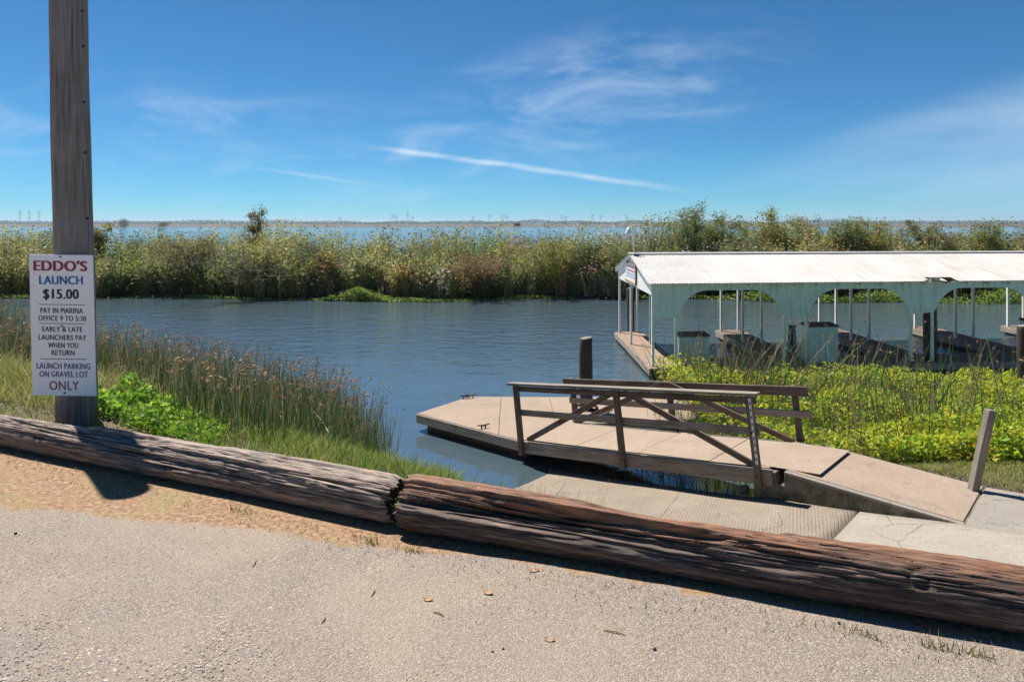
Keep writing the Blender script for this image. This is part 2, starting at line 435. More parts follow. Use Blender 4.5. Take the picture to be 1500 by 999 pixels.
tag(new_obj('parking_lot', sub(lotmask, 'parking_lot'), M['ground']), kind='structure')
tag(new_obj('riverbank', sub(~lotmask, 'riverbank'), M['ground']), kind='structure')

# river bed, island, far land
soilm = plain('dark_mud', (.06, .05, .035), .9)
mb = MB(); mb.hexa([(-300, 36, -5.6), (300, 36, -5.6), (300, 700, -5.6), (-300, 700, -5.6), (-300, 36, -4.9), (300, 36, -4.9), (300, 700, -4.9), (-300, 700, -4.9)])
tag(mb.build('river_bed', soilm), kind='structure')
def ISL(x): return 39.3 + .6 * np.sin(x * .21) + .4 * np.sin(x * .63 + 1) - .012 * x
xs = np.linspace(-75, 75, 151); rows = [(-.9, -3.4), (0, -2.45), (.8, -2.12), (4, -1.95), (26, -1.95), (31, -2.5), (32, -4)]
Vi = np.array([[x, ISL(x) + dy, z + .06 * math.sin(x * 1.7 + dy)] for dy, z in rows for x in xs]); n_ = len(xs)
Qi = np.array([[r * n_ + i, r * n_ + i + 1, (r + 1) * n_ + i + 1, (r + 1) * n_ + i] for r in range(len(rows) - 1) for i in range(n_ - 1)])
tag(new_obj('island', mesh_np('island', Vi, Qi, smooth=True), soilm), kind='structure')
levm = concrete('levee_rock', (.07, .065, .06), (.15, .14, .125), (.05, .05, .04), sc=.15)
def ridge(name, y0, y1, z0, z1, x0, x1, mat, n=140, rough=.35):
    xs = np.linspace(x0, x1, n); rr = np.random.default_rng(3)
    Vv = []
    for yy_, zz in ((y0, z0), (y0 + (y1 - y0) * .3, z1), (y0 + (y1 - y0) * .7, z1), (y1, z0)):
        Vv += [(x, yy_, zz + (rr.normal() * rough if zz == z1 else 0)) for x in xs]
    Qq = [[r * n + i, r * n + i + 1, (r + 1) * n + i + 1, (r + 1) * n + i] for r in range(3) for i in range(n - 1)]
    return tag(new_obj(name, mesh_np(name, Vv, Qq), mat), kind='structure')
ridge('levee', 880, 915, -3.2, .7, -1500, 1500, levm)
farm = plain('far_fields', (.07, .085, .055), .9)
mb = MB(); mb.hexa([(-9000, 908, -3.5), (9000, 908, -3.5), (16000, 12000, -3.5), (-16000, 12000, -3.5), (-9000, 908, -.9), (9000, 908, -.9), (16000, 12000, -.9), (-16000, 12000, -.9)])
tag(mb.build('far_plain', farm), kind='structure')

# water
m, nt, b = mat_base('river_water')
g = geo(nt)
w1 = noise_n(nt, mapped(nt, g, (.8, 1.5, 1)), 1.25, 2, .4, .5)
w2 = noise_n(nt, mapped(nt, g, (1.5, 2.6, 1)), 3.2, 3, .5)
calm = ramp(nt, node(nt, 'ShaderNodeMath', {0: node(nt, 'ShaderNodeMapRange', {0: node(nt, 'ShaderNodeSeparateXYZ', {0: g}).outputs[1], 1: 13.0, 2: 24.0}).outputs[0],
      1: node(nt, 'ShaderNodeMath', {0: noise_n(nt, mapped(nt, g, (.3, .6, 1)), .5, 3, .5), 1: .5}, operation='SUBTRACT').outputs[0]}, operation='ADD').outputs[0],
      [(0, (.035, .035, .035)), (1, (1, 1, 1))])
hgt = mixrgb(nt, .3, w1, w2)
bn = node(nt, 'ShaderNodeBump', {'Height': mixrgb(nt, 1.0, hgt, calm, 'MULTIPLY'), 'Strength': 1.0, 'Distance': .12})
murk = node(nt, 'ShaderNodeBsdfDiffuse', {'Color': (.095, .145, .175, 1)})
tr = node(nt, 'ShaderNodeBsdfTransparent', {'Color': (.42, .38, .26, 1)})
body = node(nt, 'ShaderNodeMixShader', {0: .4}); nt.links.new(murk.outputs[0], body.inputs[1]); nt.links.new(tr.outputs[0], body.inputs[2])
gl = node(nt, 'ShaderNodeBsdfGlossy', {'Color': (1, 1, 1, 1), 'Roughness': .075, 'Normal': bn.outputs[0]})
fr = node(nt, 'ShaderNodeFresnel', {'IOR': 2.7, 'Normal': bn.outputs[0]})
ms = node(nt, 'ShaderNodeMixShader', {0: fr.outputs[0]}); nt.links.new(body.outputs[0], ms.inputs[1]); nt.links.new(gl.outputs[0], ms.inputs[2])
nt.links.new(ms.outputs[0], nt.nodes['Material Output'].inputs[0])
M['water'] = m
xs = [-3000, -300, -60, -20, 0, 20, 60, 300, 3000]; ys = [8, 12, 16, 24, 36, 60, 150, 400, 905]
Vw = [(x, y, WATER) for y in ys for x in xs]; n_ = len(xs)
tag(new_obj('water', mesh_np('water', Vw, [[j * n_ + i, j * n_ + i + 1, (j + 1) * n_ + i + 1, (j + 1) * n_ + i] for j in range(len(ys) - 1) for i in range(n_ - 1)]), m), kind='structure')

# ------------------------------------------------------------------ boat ramp, walkway
def RT(t, u_, dz=0.0, z=None):
    p = Vector((3.42, 9.5, 0)) + DG * t + PG * u_
    p.z = ramp_z(t) + dz if z is None else z
    return p
ramp_o = thing('boat_ramp', (2.0, 8.4, -1.9), None, None); tag(ramp_o, kind='structure')
def slab(name, t0, t1, u0, u1, mat, parent, nt_=26, nu=14):
    ts, us = np.linspace(t0, t1, nt_), np.linspace(u0, u1, nu)
    Vv, G = [], []
    for u_ in us:
        for t in ts:
            e = .06 * mnoise.noise(Vector((t * 1.5, u_ * 1.5, 3))) if (u_ == us[-1]) else 0
            p = RT(t, u_ + e, .012 * mnoise.noise(Vector((t * 1.1, u_ * 1.1, 0))))
            Vv.append(p); G.append((t + .35 * u_, u_, 0))
    Qq = [[j * nt_ + i, j * nt_ + i + 1, (j + 1) * nt_ + i + 1, (j + 1) * nt_ + i] for j in range(nu - 1) for i in range(nt_ - 1)]
    o = new_obj(name, mesh_np(name, Vv, Qq, gco=G, smooth=True), mat, parent)
    s = o.modifiers.new('thickness', 'SOLIDIFY'); s.thickness = .16; s.offset = -1
    return o
slab('ramp_slab', -9.0, 1.28, -3.9, -.02, M['ramp'], ramp_o, 60, 22)
slab('apron_slab', 1.315, 12.0, -3.9, -.02, M['apron'], ramp_o, 40, 22)

ab = thing('walkway_abutment', RT(1.0, .7, -.2), 'sloping tan concrete walkway block leading from lawn to gangway', 'walkway')
WU = 1.47
mb = MB()
prof = [(-.06, -3.3), (-.06, -1.545), (.36, -1.545), (.36, -1.372), (2.42, -1.482), (2.62, -1.47), (2.62, -3.3)]
lowp = [RT(t, 0, z=z) for t, z in prof]; highp = [RT(t, WU, z=z) for t, z in prof]
mb.prism(lowp, highp); mb.build('side_wall', M['wall'], ab, .012)
mb = MB()
mb.hexa([RT(.37, .09, z=-1.40), RT(2.40, .09, z=-1.51), RT(2.40, WU + .05, z=-1.51), RT(.37, WU + .05, z=-1.40),
         RT(.37, .09, z=-1.352), RT(2.40, .09, z=-1.462), RT(2.40, WU + .05, z=-1.462), RT(.37, WU + .05, z=-1.352)])
mb.build('tan_top_slab', M['slab'], ab, .008)
mb = MB()
mb.hexa([RT(.362, 0, z=-1.40), RT(2.42, 0, z=-1.51), RT(2.42, .086, z=-1.51), RT(.362, .086, z=-1.40),
         RT(.362, -.004, z=-1.358), RT(2.42, -.004, z=-1.468), RT(2.42, .086, z=-1.468), RT(.362, .086, z=-1.358)])
mb.build('edge_strip', M['conc'], ab, .008)
mb = MB()
mb.hexa([RT(2.43, 0, z=-1.75), RT(3.35, -.15, z=-1.55), RT(4.6, WU + .2, z=-1.6), RT(2.43, WU + .05, z=-1.7),
         RT(2.43, 0, z=-1.463), RT(3.35, -.15, z=ramp_z(3.35) + .012), RT(4.6, WU + .2, z=-1.40), RT(2.43, WU + .05, z=-1.463)])
mb.build('lower_slab', M['conc'], ab, .01)
cb = thing('kerb', P(1470, 735, 3.4), 'low pale concrete kerb edging the lawn at the right', 'kerb')
mb = MB(); a = P(1448, 729, 3.46); mb.beam(a + Vector((0, 0, -.14)), a + Vector((3.2, -.30, -.12)), .16, .3); mb.build('kerb_body', M['conc'], cb, .015)

# ------------------------------------------------------------------ logs, pole, sign
def bark_log(name, p0, p1, r0, r1, seed, label, top_red):
    p0, p1 = Vector(p0), Vector(p1); a = p1 - p0; L = a.length; a.normalize()
    side = a.cross(Vector((0, 0, 1))).normalized(); up = side.cross(a)
    nl, nr = int(L / .028), 190
    rr = random.Random(seed)
    knots = [(rr.uniform(.1, .95) * L, rr.uniform(0, 2 * math.pi), rr.uniform(.05, .1)) for _ in range(5)]
    scars = [(rr.uniform(.05, .95) * L, rr.uniform(.3, 2.6), rr.uniform(.5, 1.3), rr.uniform(.10, .25), rr.uniform(.015, .035)) for _ in range(9)]
    Vv, G, C = [], [], []
    for i in range(nl + 1):
        s = L * i / nl; f = i / nl; r = r0 + (r1 - r0) * f
        wob = Vector((0, 0, 0)) + side * (.025 * mnoise.noise(Vector((s * .35, seed, 1)))) + up * (.012 * mnoise.noise(Vector((s * .4, seed, 7))))
        for k in range(nr):
            th = 2 * math.pi * k / nr
            cx, cy = math.cos(th), math.sin(th)
            tw = th + .10 * s
            q = Vector((s * .55, math.cos(tw) * 3.2, math.sin(tw) * 3.2 + seed))
            n1_ = mnoise.fractal(q, 1, 2, 3)
            q2 = Vector((s * .8, math.cos(tw) * 9, math.sin(tw) * 9 + seed))
            n2_ = mnoise.noise(q2)
            q3 = Vector((s * 1.1 + 9, math.cos(tw) * 17, math.sin(tw) * 17 + seed)); n3_ = mnoise.noise(q3)
            q4 = Vector((s * .38 + 3, math.cos(tw) * 4.6, math.sin(tw) * 4.6 + seed * 2)); n4_ = mnoise.noise(q4)
            gate = max(0.0, min(1.0, .55 + 1.6 * mnoise.noise(Vector((s * .9, cx * 1.7, cy * 1.7 + seed + 5)))))
            crack = -max(0.0, .085 - abs(n4_)) / .085 * .034 * gate
            crack -= max(0.0, .13 - abs(n2_)) / .13 * .013
            crack -= max(0.0, .15 - abs(n3_)) / .15 * .006
            d = r * (.05 * n1_) + crack + .004 * mnoise.noise(Vector((s * 14, cx * 14, cy * 14)))
            worn = 0
            for (ks, kt, kl, kw, kd) in scars:
                e = ((s - ks) / kl) ** 2 + (math.atan2(math.sin(th - kt), math.cos(th - kt)) / (kw * 3)) ** 2
                e += .5 * n2_
                if e < 1: d -= kd * min(1, (1 - e) * 2.5); worn = max(worn, min(1, (1 - e) * 2.5))
            for (ks, kt, kr) in knots:
                e = math.hypot((s - ks), r * math.atan2(math.sin(th - kt), math.cos(th - kt)))
                if e < kr: d += .014 * math.cos(e / kr * math.pi * 1.5)
            endr = min(s, L - s)
            if endr < .05: d -= (.05 - endr) * .35 + .012 * abs(n2_)
            rad = r + d
            Vv.append(p0 + a * (s + (.03 * n2_ + .02 * n3_) * (1 if i in (0, nl) else 0)) + wob + side * (cx * rad) + up * (cy * rad))
            G.append((s + seed, cx * r, cy * r)); C.append((max(0, min(1, -crack * 48)), worn, 0))
    Fq = [[i * nr + k, i * nr + (k + 1) % nr, (i + 1) * nr + (k + 1) % nr, (i + 1) * nr + k] for i in range(nl) for k in range(nr)]
    me = mesh_np(name, Vv, Fq, col=np.array(C), gco=G, smooth=True)
    o = thing(name, (p0 + p1) / 2 - Vector((0, 0, r0)), label, 'log')
    new_obj('trunk', me, top_red, o)
    for (e, sgn) in ((0, -1), (nl, 1)):
        mb = MB(); ring = [Vector(Vv[e * nr + k]) for k in range(nr)]
        cen = sum(ring, Vector()) / nr
        R3 = []; Gs = []; Fc = []
        for j, fr_ in enumerate((1, .75, .5, .25)):
            for k in range(nr):
                p = cen + (ring[k] - cen) * fr_ + a * sgn * (-.012 * mnoise.noise((ring[k] - cen) * fr_ * 60) - (.02 if fr_ < .4 else 0))
                R3.append(p); Gs.append((j * .03, 0, k * .02))
        for j in range(3):
            Fc += [(j * nr + k, j * nr + (k + 1) % nr, (j + 1) * nr + (k + 1) % nr, (j + 1) * nr + k) for k in range(nr)]
        Fc.append(tuple(3 * nr + k for k in range(nr)))
        mb.add(R3, Fc, Gs); mb.build('end_grain', M['pile'], o)
    return o
def log_mat(name, dark, mid, light, topc):
    m, nt, b = mat_base(name)
    g = attr(nt, 'gco').outputs['Vector']; cr = node(nt, 'ShaderNodeSeparateColor', {0: attr(nt, 'tint').outputs['Color']})
    st = mapped(nt, g, (1.6, 16, 16))
    a = noise_n(nt, st, 2.0, 7, .7, .5); fibre = noise_n(nt, mapped(nt, g, (2.5, 70, 70)), 1.6, 4, .65)
    patch = noise_n(nt, mapped(nt, g, (1.1, 3.2, 3.2)), 1.3, 6, .7, .5)
    c = ramp(nt, a, [(.28, dark), (.5, mid), (.74, light)])
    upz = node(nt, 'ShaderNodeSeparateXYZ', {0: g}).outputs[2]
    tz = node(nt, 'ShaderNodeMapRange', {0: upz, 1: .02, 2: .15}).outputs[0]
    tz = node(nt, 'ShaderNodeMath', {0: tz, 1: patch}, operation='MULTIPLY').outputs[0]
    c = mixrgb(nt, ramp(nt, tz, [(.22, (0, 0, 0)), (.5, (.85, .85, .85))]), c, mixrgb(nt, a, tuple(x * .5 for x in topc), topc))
    p2 = noise_n(nt, mapped(nt, g, (1.6, 7, 7)), 1.5, 6, .7, .8)
    c = mixrgb(nt, ramp(nt, p2, [(.56, (0, 0, 0)), (.66, (.85, .85, .85))]), c, mixrgb(nt, fibre, (.035, .033, .036), (.17, .155, .155)))
    c = mixrgb(nt, .8, c, ramp(nt, fibre, [(.33, (.30, .28, .27)), (.6, (1.3, 1.27, 1.25))]), 'MULTIPLY')
    c = mixrgb(nt, cr.outputs[0], c, tuple(x * .35 for x in dark))
    sp = ramp(nt, noise_n(nt, mapped(nt, g, (20, 34, 34)), 1.0, 2, .5), [(.76, (0, 0, 0)), (.79, (1, 1, 1))])
    c = mixrgb(nt, sp, c, (.42, .36, .29))
    nt.links.new(c, b.inputs['Base Color']); b.inputs['Roughness'].default_value = .72
    bump(nt, b, mixrgb(nt, .5, a, fibre), .9, .014)
    return m
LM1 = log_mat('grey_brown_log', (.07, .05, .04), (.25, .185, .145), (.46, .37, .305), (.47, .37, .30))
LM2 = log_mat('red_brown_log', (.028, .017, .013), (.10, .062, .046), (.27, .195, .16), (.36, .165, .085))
# the two barrier logs lie end to end on the lot's edge
l1a, l1b = P(-70, 634, 2.0), P(583, 764, 2.0)
l2a, l2b = P(596, 771, 2.0), P(1640, 945, 2.0)
def lift(p, r): return Vector((p.x, p.y, r * .93))
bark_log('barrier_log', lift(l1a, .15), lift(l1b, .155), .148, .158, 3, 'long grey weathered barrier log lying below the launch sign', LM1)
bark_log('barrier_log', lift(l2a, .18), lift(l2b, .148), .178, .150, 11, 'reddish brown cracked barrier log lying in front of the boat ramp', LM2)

LEAN = -.0195
pb = P(113, 622, 2.0); pb.z = gz(pb.x, pb.y) - .05
pole = thing('utility_pole', pb, 'tall round weathered wooden pole behind the left log', 'pole')
hs = np.linspace(0, 4.35, 60)
def pole_c(h): return Vector((pb.x + LEAN * h + .006 * math.sin(h * 1.4), pb.y, pb.z + h))
mb = MB(); mb.tube([pole_c(h) for h in hs], [.182 - .0042 * h + .002 * math.sin(h * 5) for h in hs], 40); mb.build('shaft', M['pole'], pole, 0, True)
cond = MB(); cond.tube([pole_c(h) + Vector((.172 - .004 * h, -.05, 0)) for h in np.linspace(1.9, 4.33, 20)], .009, 8); cond.build('ground_wire', M['grey_timber'], pole)
for h in (2.1, 2.75, 3.25, 3.8, 4.15):
    s_ = MB(); c_ = pole_c(h); s_.tube([c_ + Vector((.165, -.05, 0)), c_ + Vector((.192 - .004 * h, -.055, .006))], .012, 6); s_.build('staple', M['iron'], pole)

# launch sign
SW, SH = .615, 1.362
sc_ = PD(91.5, 476.5, pb.y - .205)
sign = thing('launch_sign', sc_ + Vector((0, 0, -SH / 2)), 'white launch fee sign with red, blue and black lettering on pole', 'sign')
ex = Vector((1, 0, LEAN * .6)).normalized(); ez = Vector((LEAN * 1.25, 0, 1)).normalized()
def SP(x, z, y=0): return sc_ + ex * x + ez * z + Vector((0, y, 0))
mb = MB(); mb.hexa([SP(-SW / 2, -SH / 2, 0), SP(SW / 2, -SH / 2, 0), SP(SW / 2, -SH / 2, .012), SP(-SW / 2, -SH / 2, .012),
                    SP(-SW / 2, SH / 2, 0), SP(SW / 2, SH / 2, 0), SP(SW / 2, SH / 2, .012), SP(-SW / 2, SH / 2, .012)])
mb.build('panel', M['signwhite'], sign, .002)
K = SH / 684.0; CX, CY = 306.5, 451
def text(body, y0, y1, x0, x1, mat, bold):
    cu = bpy.data.curves.new('t', 'FONT'); cu.body = body; cu.size = 1; cu.space_character = 1.08
    to = bpy.data.objects.new('t', cu); COL.objects.link(to)
    dg = bpy.context.evaluated_depsgraph_get()
    me = bpy.data.meshes.new_from_object(to.evaluated_get(dg)); bpy.data.objects.remove(to)
    n = len(me.vertices); co = np.empty(n * 3, np.float32); me.vertices.foreach_get('co', co); co = co.reshape(-1, 3)
    lo, hi = co.min(0), co.max(0)
    if '$' in body: lo[1] += .06; hi[1] -= .06
    fx = (co[:, 0] - lo[0]) / (hi[0] - lo[0]); fy = (co[:, 1] - lo[1]) / (hi[1] - lo[1])
    skew = (y0 + y1) / 2 - 451; wb = bold * (y1 - y0)
    X = ((x0 + wb + (x1 - x0 - 2 * wb) * fx) - CX - skew * .0145) * K; Z = (CY - (y1 + (y0 - y1) * fy)) * K
    tri = [tuple(p_.vertices) for p_ in me.polygons]; Vt, Ft = [], []
    for j, sh_ in enumerate((-1, -.33, .33, 1) if bold else (0,)):
        Ft += [tuple(q_ + len(Vt) for q_ in f_) for f_ in tri]
        Vt += [tuple(SP(a + sh_ * wb * K, c2, -.0012 - .0004 * j)) for a, c2 in zip(X, Z)]
    me = bpy.data.meshes.new('lettering'); me.from_pydata(Vt, [], Ft); me.update()
    me.name = 'lettering'
    o = new_obj('lettering', me, mat, sign); o['label'] = 'words ' + body
    return o
for t_ in (("EDDO'S", 137, 188, 168, 430, M['red'], .075), ('LAUNCH', 212, 253, 195, 408, M['blue'], .05), ('$15.00', 280, 326, 213, 388, M['black'], .06),
           ('PAY IN MARINA', 367, 393, 200, 407, M['black'], .035), ('OFFICE 9 TO 5:30', 405, 430, 190, 422, M['black'], .035),
           ('EARLY & LATE', 458, 483, 208, 404, M['black'], .035), ('LAUNCHERS PAY', 498, 523, 190, 422, M['black'], .035),
           ('WHEN YOU', 536, 561, 236, 383, M['black'], .035), ('RETURN', 572, 597, 252, 364, M['black'], .035),
           ('LAUNCH PARKING', 635, 663, 179, 440, M['navy'], .03), ('ON GRAVEL LOT', 674, 702, 193, 428, M['navy'], .03), ('ONLY', 722, 765, 240, 384, M['maroon'], .015)):
    text(*t_)
for yl, x0, x1 in ((351, 190, 417), (443, 194, 417), (615, 197, 421)):
    mb = MB(); z = (CY - yl) * K; sk = (yl - 451) * .0145
    mb.beam(SP((x0 - CX - sk) * K, z, -.001), SP((x1 - CX - sk) * K, z, -.001), .0015, .0055); mb.build('rule_line', M['black'], sign)
for xs_, yl in ((300, 119), (305, 454), (314, 779)):
    mb = MB(); c_ = SP((xs_ - CX - (yl - 451) * .0145) * K, (CY - yl) * K); mb.tube([c_ + Vector((0, .02, 0)), c_ + Vector((0, -.006, 0))], .0085, 12); mb.build('screw', M['iron'], sign)

# ------------------------------------------------------------------ floating dock, gangway
DZ = CAM_H - 3.95
dock = thing('floating_dock', (1.0, 14.4, WATER), 'low tan floating dock with pointed end at the ramp', 'dock')
outline = [(-1.96, 14.22), (.20, 12.42), (1.22, 13.52), (3.7, 13.9), (3.9, 15.55), (-.97, 15.6)]
def clip(poly, ax, val, keep_less):
    out = []
    for i in range(len(poly)):
        p, q = poly[i], poly[(i + 1) % len(poly)]
        ip = (p[ax] < val) == keep_less; iq = (q[ax] < val) == keep_less
        if ip: out.append(p)
        if ip != iq:
            f = (val - p[ax]) / (q[ax] - p[ax]); out.append((p[0] + (q[0] - p[0]) * f, p[1] + (q[1] - p[1]) * f))
    return out
def dock_panel(poly):
    if len(poly) < 3: return
    cen = np.mean(poly, 0); poly = [tuple(cen + (np.array(p) - cen) * .994) for p in poly]
    mb = MB(); mb.prism([(x, y, DZ - .05) for x, y in poly], [(x, y, DZ) for x, y in poly]); mb.build('deck_panel', M['slab'], dock, .006)
cuts = [-.25, .86, 2.2]
rest = outline
for cv in cuts:
    pc = clip(rest, 0, cv, True); rest = clip(rest, 0, cv, False)
    if cv < 0:
        dock_panel(clip(pc, 1, 14.95, True)); dock_panel(clip(pc, 1, 14.95, False))
    else: dock_panel(pc)
dock_panel(rest)
mb = MB(); mb.prism([(x, y, DZ - .20) for x, y in outline], [(x, y, DZ - .055) for x, y in outline]); mb.build('dock_frame', M['gang'], dock)
for i in range(len(outline)):
    p, q = Vector((*outline[i], 0)), Vector((*outline[(i + 1) % len(outline)], 0))
    n_ = (q - p).cross(Vector((0, 0, 1))).normalized() * .025
    mb = MB(); mb.beam(p + n_ + Vector((0, 0, DZ - .095)), q + n_ + Vector((0, 0, DZ - .095)), .045, .175); mb.build('edge_board', M['grey_timber'], dock, .008)
cen = Vector((.9, 14.3, 0))
mb = MB(); inner = [tuple(cen + (Vector((x, y, 0)) - cen) * .93) for x, y in outline]
mb.prism([(x, y, WATER - .3) for x, y, _ in inner], [(x, y, DZ - .2) for x, y, _ in inner]); mb.build('float', M['pile'], dock)
for cx_, cy_, an in ((-.93, 15.5, .0), (-1.05, 15.42, .3), (-.55, 13.18, .5)):
    mb = MB(); d_ = Vector((math.cos(an), math.sin(an), 0)); c_ = Vector((cx_, cy_, DZ))
    mb.beam(c_ + d_ * -.05 + Vector((0, 0, .025)), c_ + d_ * -.03 + Vector((0, 0, .025)), .03, .06); mb.beam(c_ + d_ * .03 + Vector((0, 0, .025)), c_ + d_ * .05 + Vector((0, 0, .025)), .03, .06)
    mb.tube([c_ + d_ * -.13 + Vector((0, 0, .075)), c_ + Vector((0, 0, .06)), c_ + d_ * .13 + Vector((0, 0, .075))], [.01, .017, .01], 8)
    mb.build('cleat', M['iron'], dock)

G0 = Vector((.20, 12.42, DZ + .02)); G1 = RT(.08, 0, z=-1.36); G1 = Vector((3.50, 9.44, -1.375))
ga = (G1 - G0); GL = ga.length; ga.normalize(); gp = Vector((-ga.y, ga.x, 0)).normalized(); gu = ga.cross(gp)
gang = thing('gangway', G0 + gp * .7 + ga * 2.2 - Vector((0, 0, .3)), 'brown timber gangway with cross-braced railings down to the dock', 'gangway')
def GP(x, y, z): return G0 + ga * x + gp * y + gu * z
GW = 1.47
xs_ = [-.05, 1.2, 2.42, 3.64, GL + .05]
for x0, x1 in zip(xs_[:-1], xs_[1:]):
    x1 -= .008; dz_ = random.uniform(0, .006)
    mb = MB(); mb.hexa([GP(x0, .03, -.05), GP(x1, .03, -.05), GP(x1, GW - .03, -.05), GP(x0, GW - .03, -.05), GP(x0, .03, dz_), GP(x1, .03, dz_), GP(x1, GW - .03, dz_), GP(x0, GW - .03, dz_)])
    mb.build('deck_panel', M['slab'], gang, .005)
for y_ in (-.02, GW + .02):
    mb = MB(); mb.beam(GP(-.06, y_, -.115), GP(GL + .1, y_, -.115), .085, .21, gu); mb.build('side_beam', M['grey_timber'], gang, .012)
mb = MB()
for x_ in np.linspace(.3, GL - .2, 6): mb.beam(GP(x_, .04, -.13), GP(x_, GW - .04, -.13), .05, .15, gu)
mb.build('cross_joists', M['gang'], gang)
def railing(y_, out, H, flat):
    xs_ = (.03, 2.2, GL - .07)
    for i, x_ in enumerate(xs_):
        mb = MB(); mb.beam(GP(x_, y_ + out * .075, -.24), GP(x_, y_ + out * .075, H), .088, .088, ga); mb.build('post', M['gang'], gang, .008)
    zt = H + .022 if flat else H - .08
    mb = MB()
    if flat:
        mb.beam(GP(-.14, y_ + out * .05, zt), GP(GL + .06, y_ + out * .05, zt), .15, .042, gu)
    else: mb.beam(GP(-.14, y_ + out * .012, zt), GP(GL + .16, y_ + out * .012, zt), .042, .145, gu)
    mb.build('top_rail', M['grey_timber'] if flat else M['gang'], gang, .006)
    if flat:
        mb = MB(); mb.beam(GP(-.02, y_ + out * .012, H - .075), GP(GL, y_ + out * .012, H - .075), .038, .09, gu); mb.build('under_rail', M['gang'], gang, .005)
    mb = MB(); mb.beam(GP(-.02, y_ + out * .008, H * .50), GP(GL + (.0 if flat else .16), y_ + out * .008, H * .50), .04, .105, gu); mb.build('mid_rail', M['grey_timber'], gang, .006)
    for xa, xb in ((.1, 2.12), (GL - .12, 2.28)):
        mb = MB(); mb.beam(GP(xa, y_ + out * .052 - out * .095, .0), GP(xb, y_ + out * .052 - out * .095, H - .04), .04, .095, gu); mb.build('brace', M['gang'], gang, .006)
    for x_ in xs_:
        for z_ in (-.08, H * .5):
            mb = MB(); c_ = GP(x_, y_ + out * .12, z_); mb.tube([c_, c_ + gp * out * .016], .012, 8); mb.build('bolt', M['iron'], gang)
railing(-.02, -1, 1.0, True)
railing(GW + .02, 1, .86, False)
mb = MB(); c_ = GP(GL - .07, -.145, .07); mb.beam(GP(GL - .045, -.142, .08), GP(GL - .045, -.142, .97), .004, .035, ga); st = mb.build('reflective_strip', M['white'], gang)
for k in range(9):
    mb = MB(); z_ = .13 + .095 * k; mb.beam(GP(GL - .045, -.1455, z_), GP(GL - .045, -.1455, z_ + .035), .003, .018, ga); o = mb.build('dark_mark', M['navy'], st); o.location = (0, 0, 0)
mb = MB(); mb.hexa([GP(GL - .12, .08, .006), RT(.78, .16, z=-1.345), RT(.78, GW - .02, z=-1.345), GP(GL - .12, GW - .06, .006),
                    GP(GL - .12, .08, .016), RT(.78, .16, z=-1.332), RT(.78, GW - .02, z=-1.332), GP(GL - .12, GW - .06, .016)])
mb.build('transition_plate', M['slab'], gang, .003)
mb = MB(); mb.beam(GP(GL + .1, -.02, -.12), GP(GL + .1, GW, -.12), .09, .16, gu); mb.build('end_beam', M['gang'], gang, .008)

def piling(name, p, r, ztop, label, zbot=-4.3):
    o = thing(name, Vector((p[0], p[1], zbot)), label, 'piling')
    hs_ = np.linspace(zbot, ztop, 24); mb = MB()
    mb.tube([(p[0] + .01 * math.sin(h * 2), p[1] + .01 * math.cos(h * 3), h) for h in hs_], [r * (1 + .03 * math.sin(h * 4.1)) for h in hs_], 24)
    mb.build('shaft', M['pile'], o, .01, True)
    mb = MB(); mb.tube([(p[0] + .005, p[1], ztop - .002), (p[0], p[1], ztop + .02), (p[0], p[1], ztop + .026)], [r * .93, r * .85, r * .3], 18); mb.build('cut_top', M['grey_timber'], o, 0, True)
    return o
pp = piling('mooring_piling', (1.585, 14.6), .142, CAM_H - .168 * 14.6, 'dark round timber piling standing through the floating dock')
mb = MB(); mb.tube([(1.585 + .24 * math.cos(t), 14.6 + .24 * math.sin(t), DZ + .03) for t in np.linspace(0, 2 * math.pi, 25)], .022, 8, False); mb.build('guide_hoop', M['iron'], dock)
mb = MB(); mb.tube([(1.75 + .01 * k + .12 * math.cos(k * .9), 14.1 + .08 * math.sin(k * .9), DZ + .02 + .004 * k) for k in range(22)], .014, 6)
tag(mb.build('rope_coil', M['white']), 'small pale coil of rope beside the piling on dock', 'rope')

# leaning post, dark edge post, small stakes, stone
a, b_ = P(1411, 712, 3.42), PD(1451, 600, 8.85)
a.z = gz(a.x, a.y) - .08
lp = thing('leaning_post', a, 'leaning grey square post standing on the lawn', 'post')
mb = MB(); mb.beam(a, b_, .105, .10, (1, 0, 0)); mb.build('shaft', M['grey_timber'], lp, .012)
mb = MB(); mb.tube([a + Vector((.10, .03, 0)), a + Vector((.115, .03, .35)), b_ + Vector((-.02, .08, -.3))], .008, 6); mb.build('dark_line', M['iron'], lp)  # thin dark line running up beside the post
e = PD(1499, 560, 16.8); piling('edge_post', (e.x, e.y), .13, CAM_H - .150 * 16.8, 'dark post cut by the right picture edge before the boathouse', -3.2)
for (px, py, h_, lab) in ((308, 662, .16, 'short black stake behind the grey log'), (559, 700, .22, 'short dark stake in the grass near the log joint')):
    y0 = float(lin(LOGPTS, (px - 750) / 1000 * 5.0)) + (.55 if px < 400 else .5); x0 = (px - 750) / 1000 * y0
    zt = CAM_H - (py - 8 - HOR) / 1000 * y0
    o = thing('stake', (x0, y0, gz(x0, y0)), lab, 'stake')
    mb = MB(); mb.tube([(x0, y0, gz(x0, y0) - .1), (x0 + .01, y0, max(zt, gz(x0, y0) + .1))], .022, 8); mb.build('shaft', M['pile'], o)
    mb = MB(); mb.tube([(x0 + .01, y0, max(zt, gz(x0, y0) + .1)), (x0 + .01, y0, max(zt, gz(x0, y0) + .1) + .012)], .026, 8); mb.build('cap', M['iron'], o)

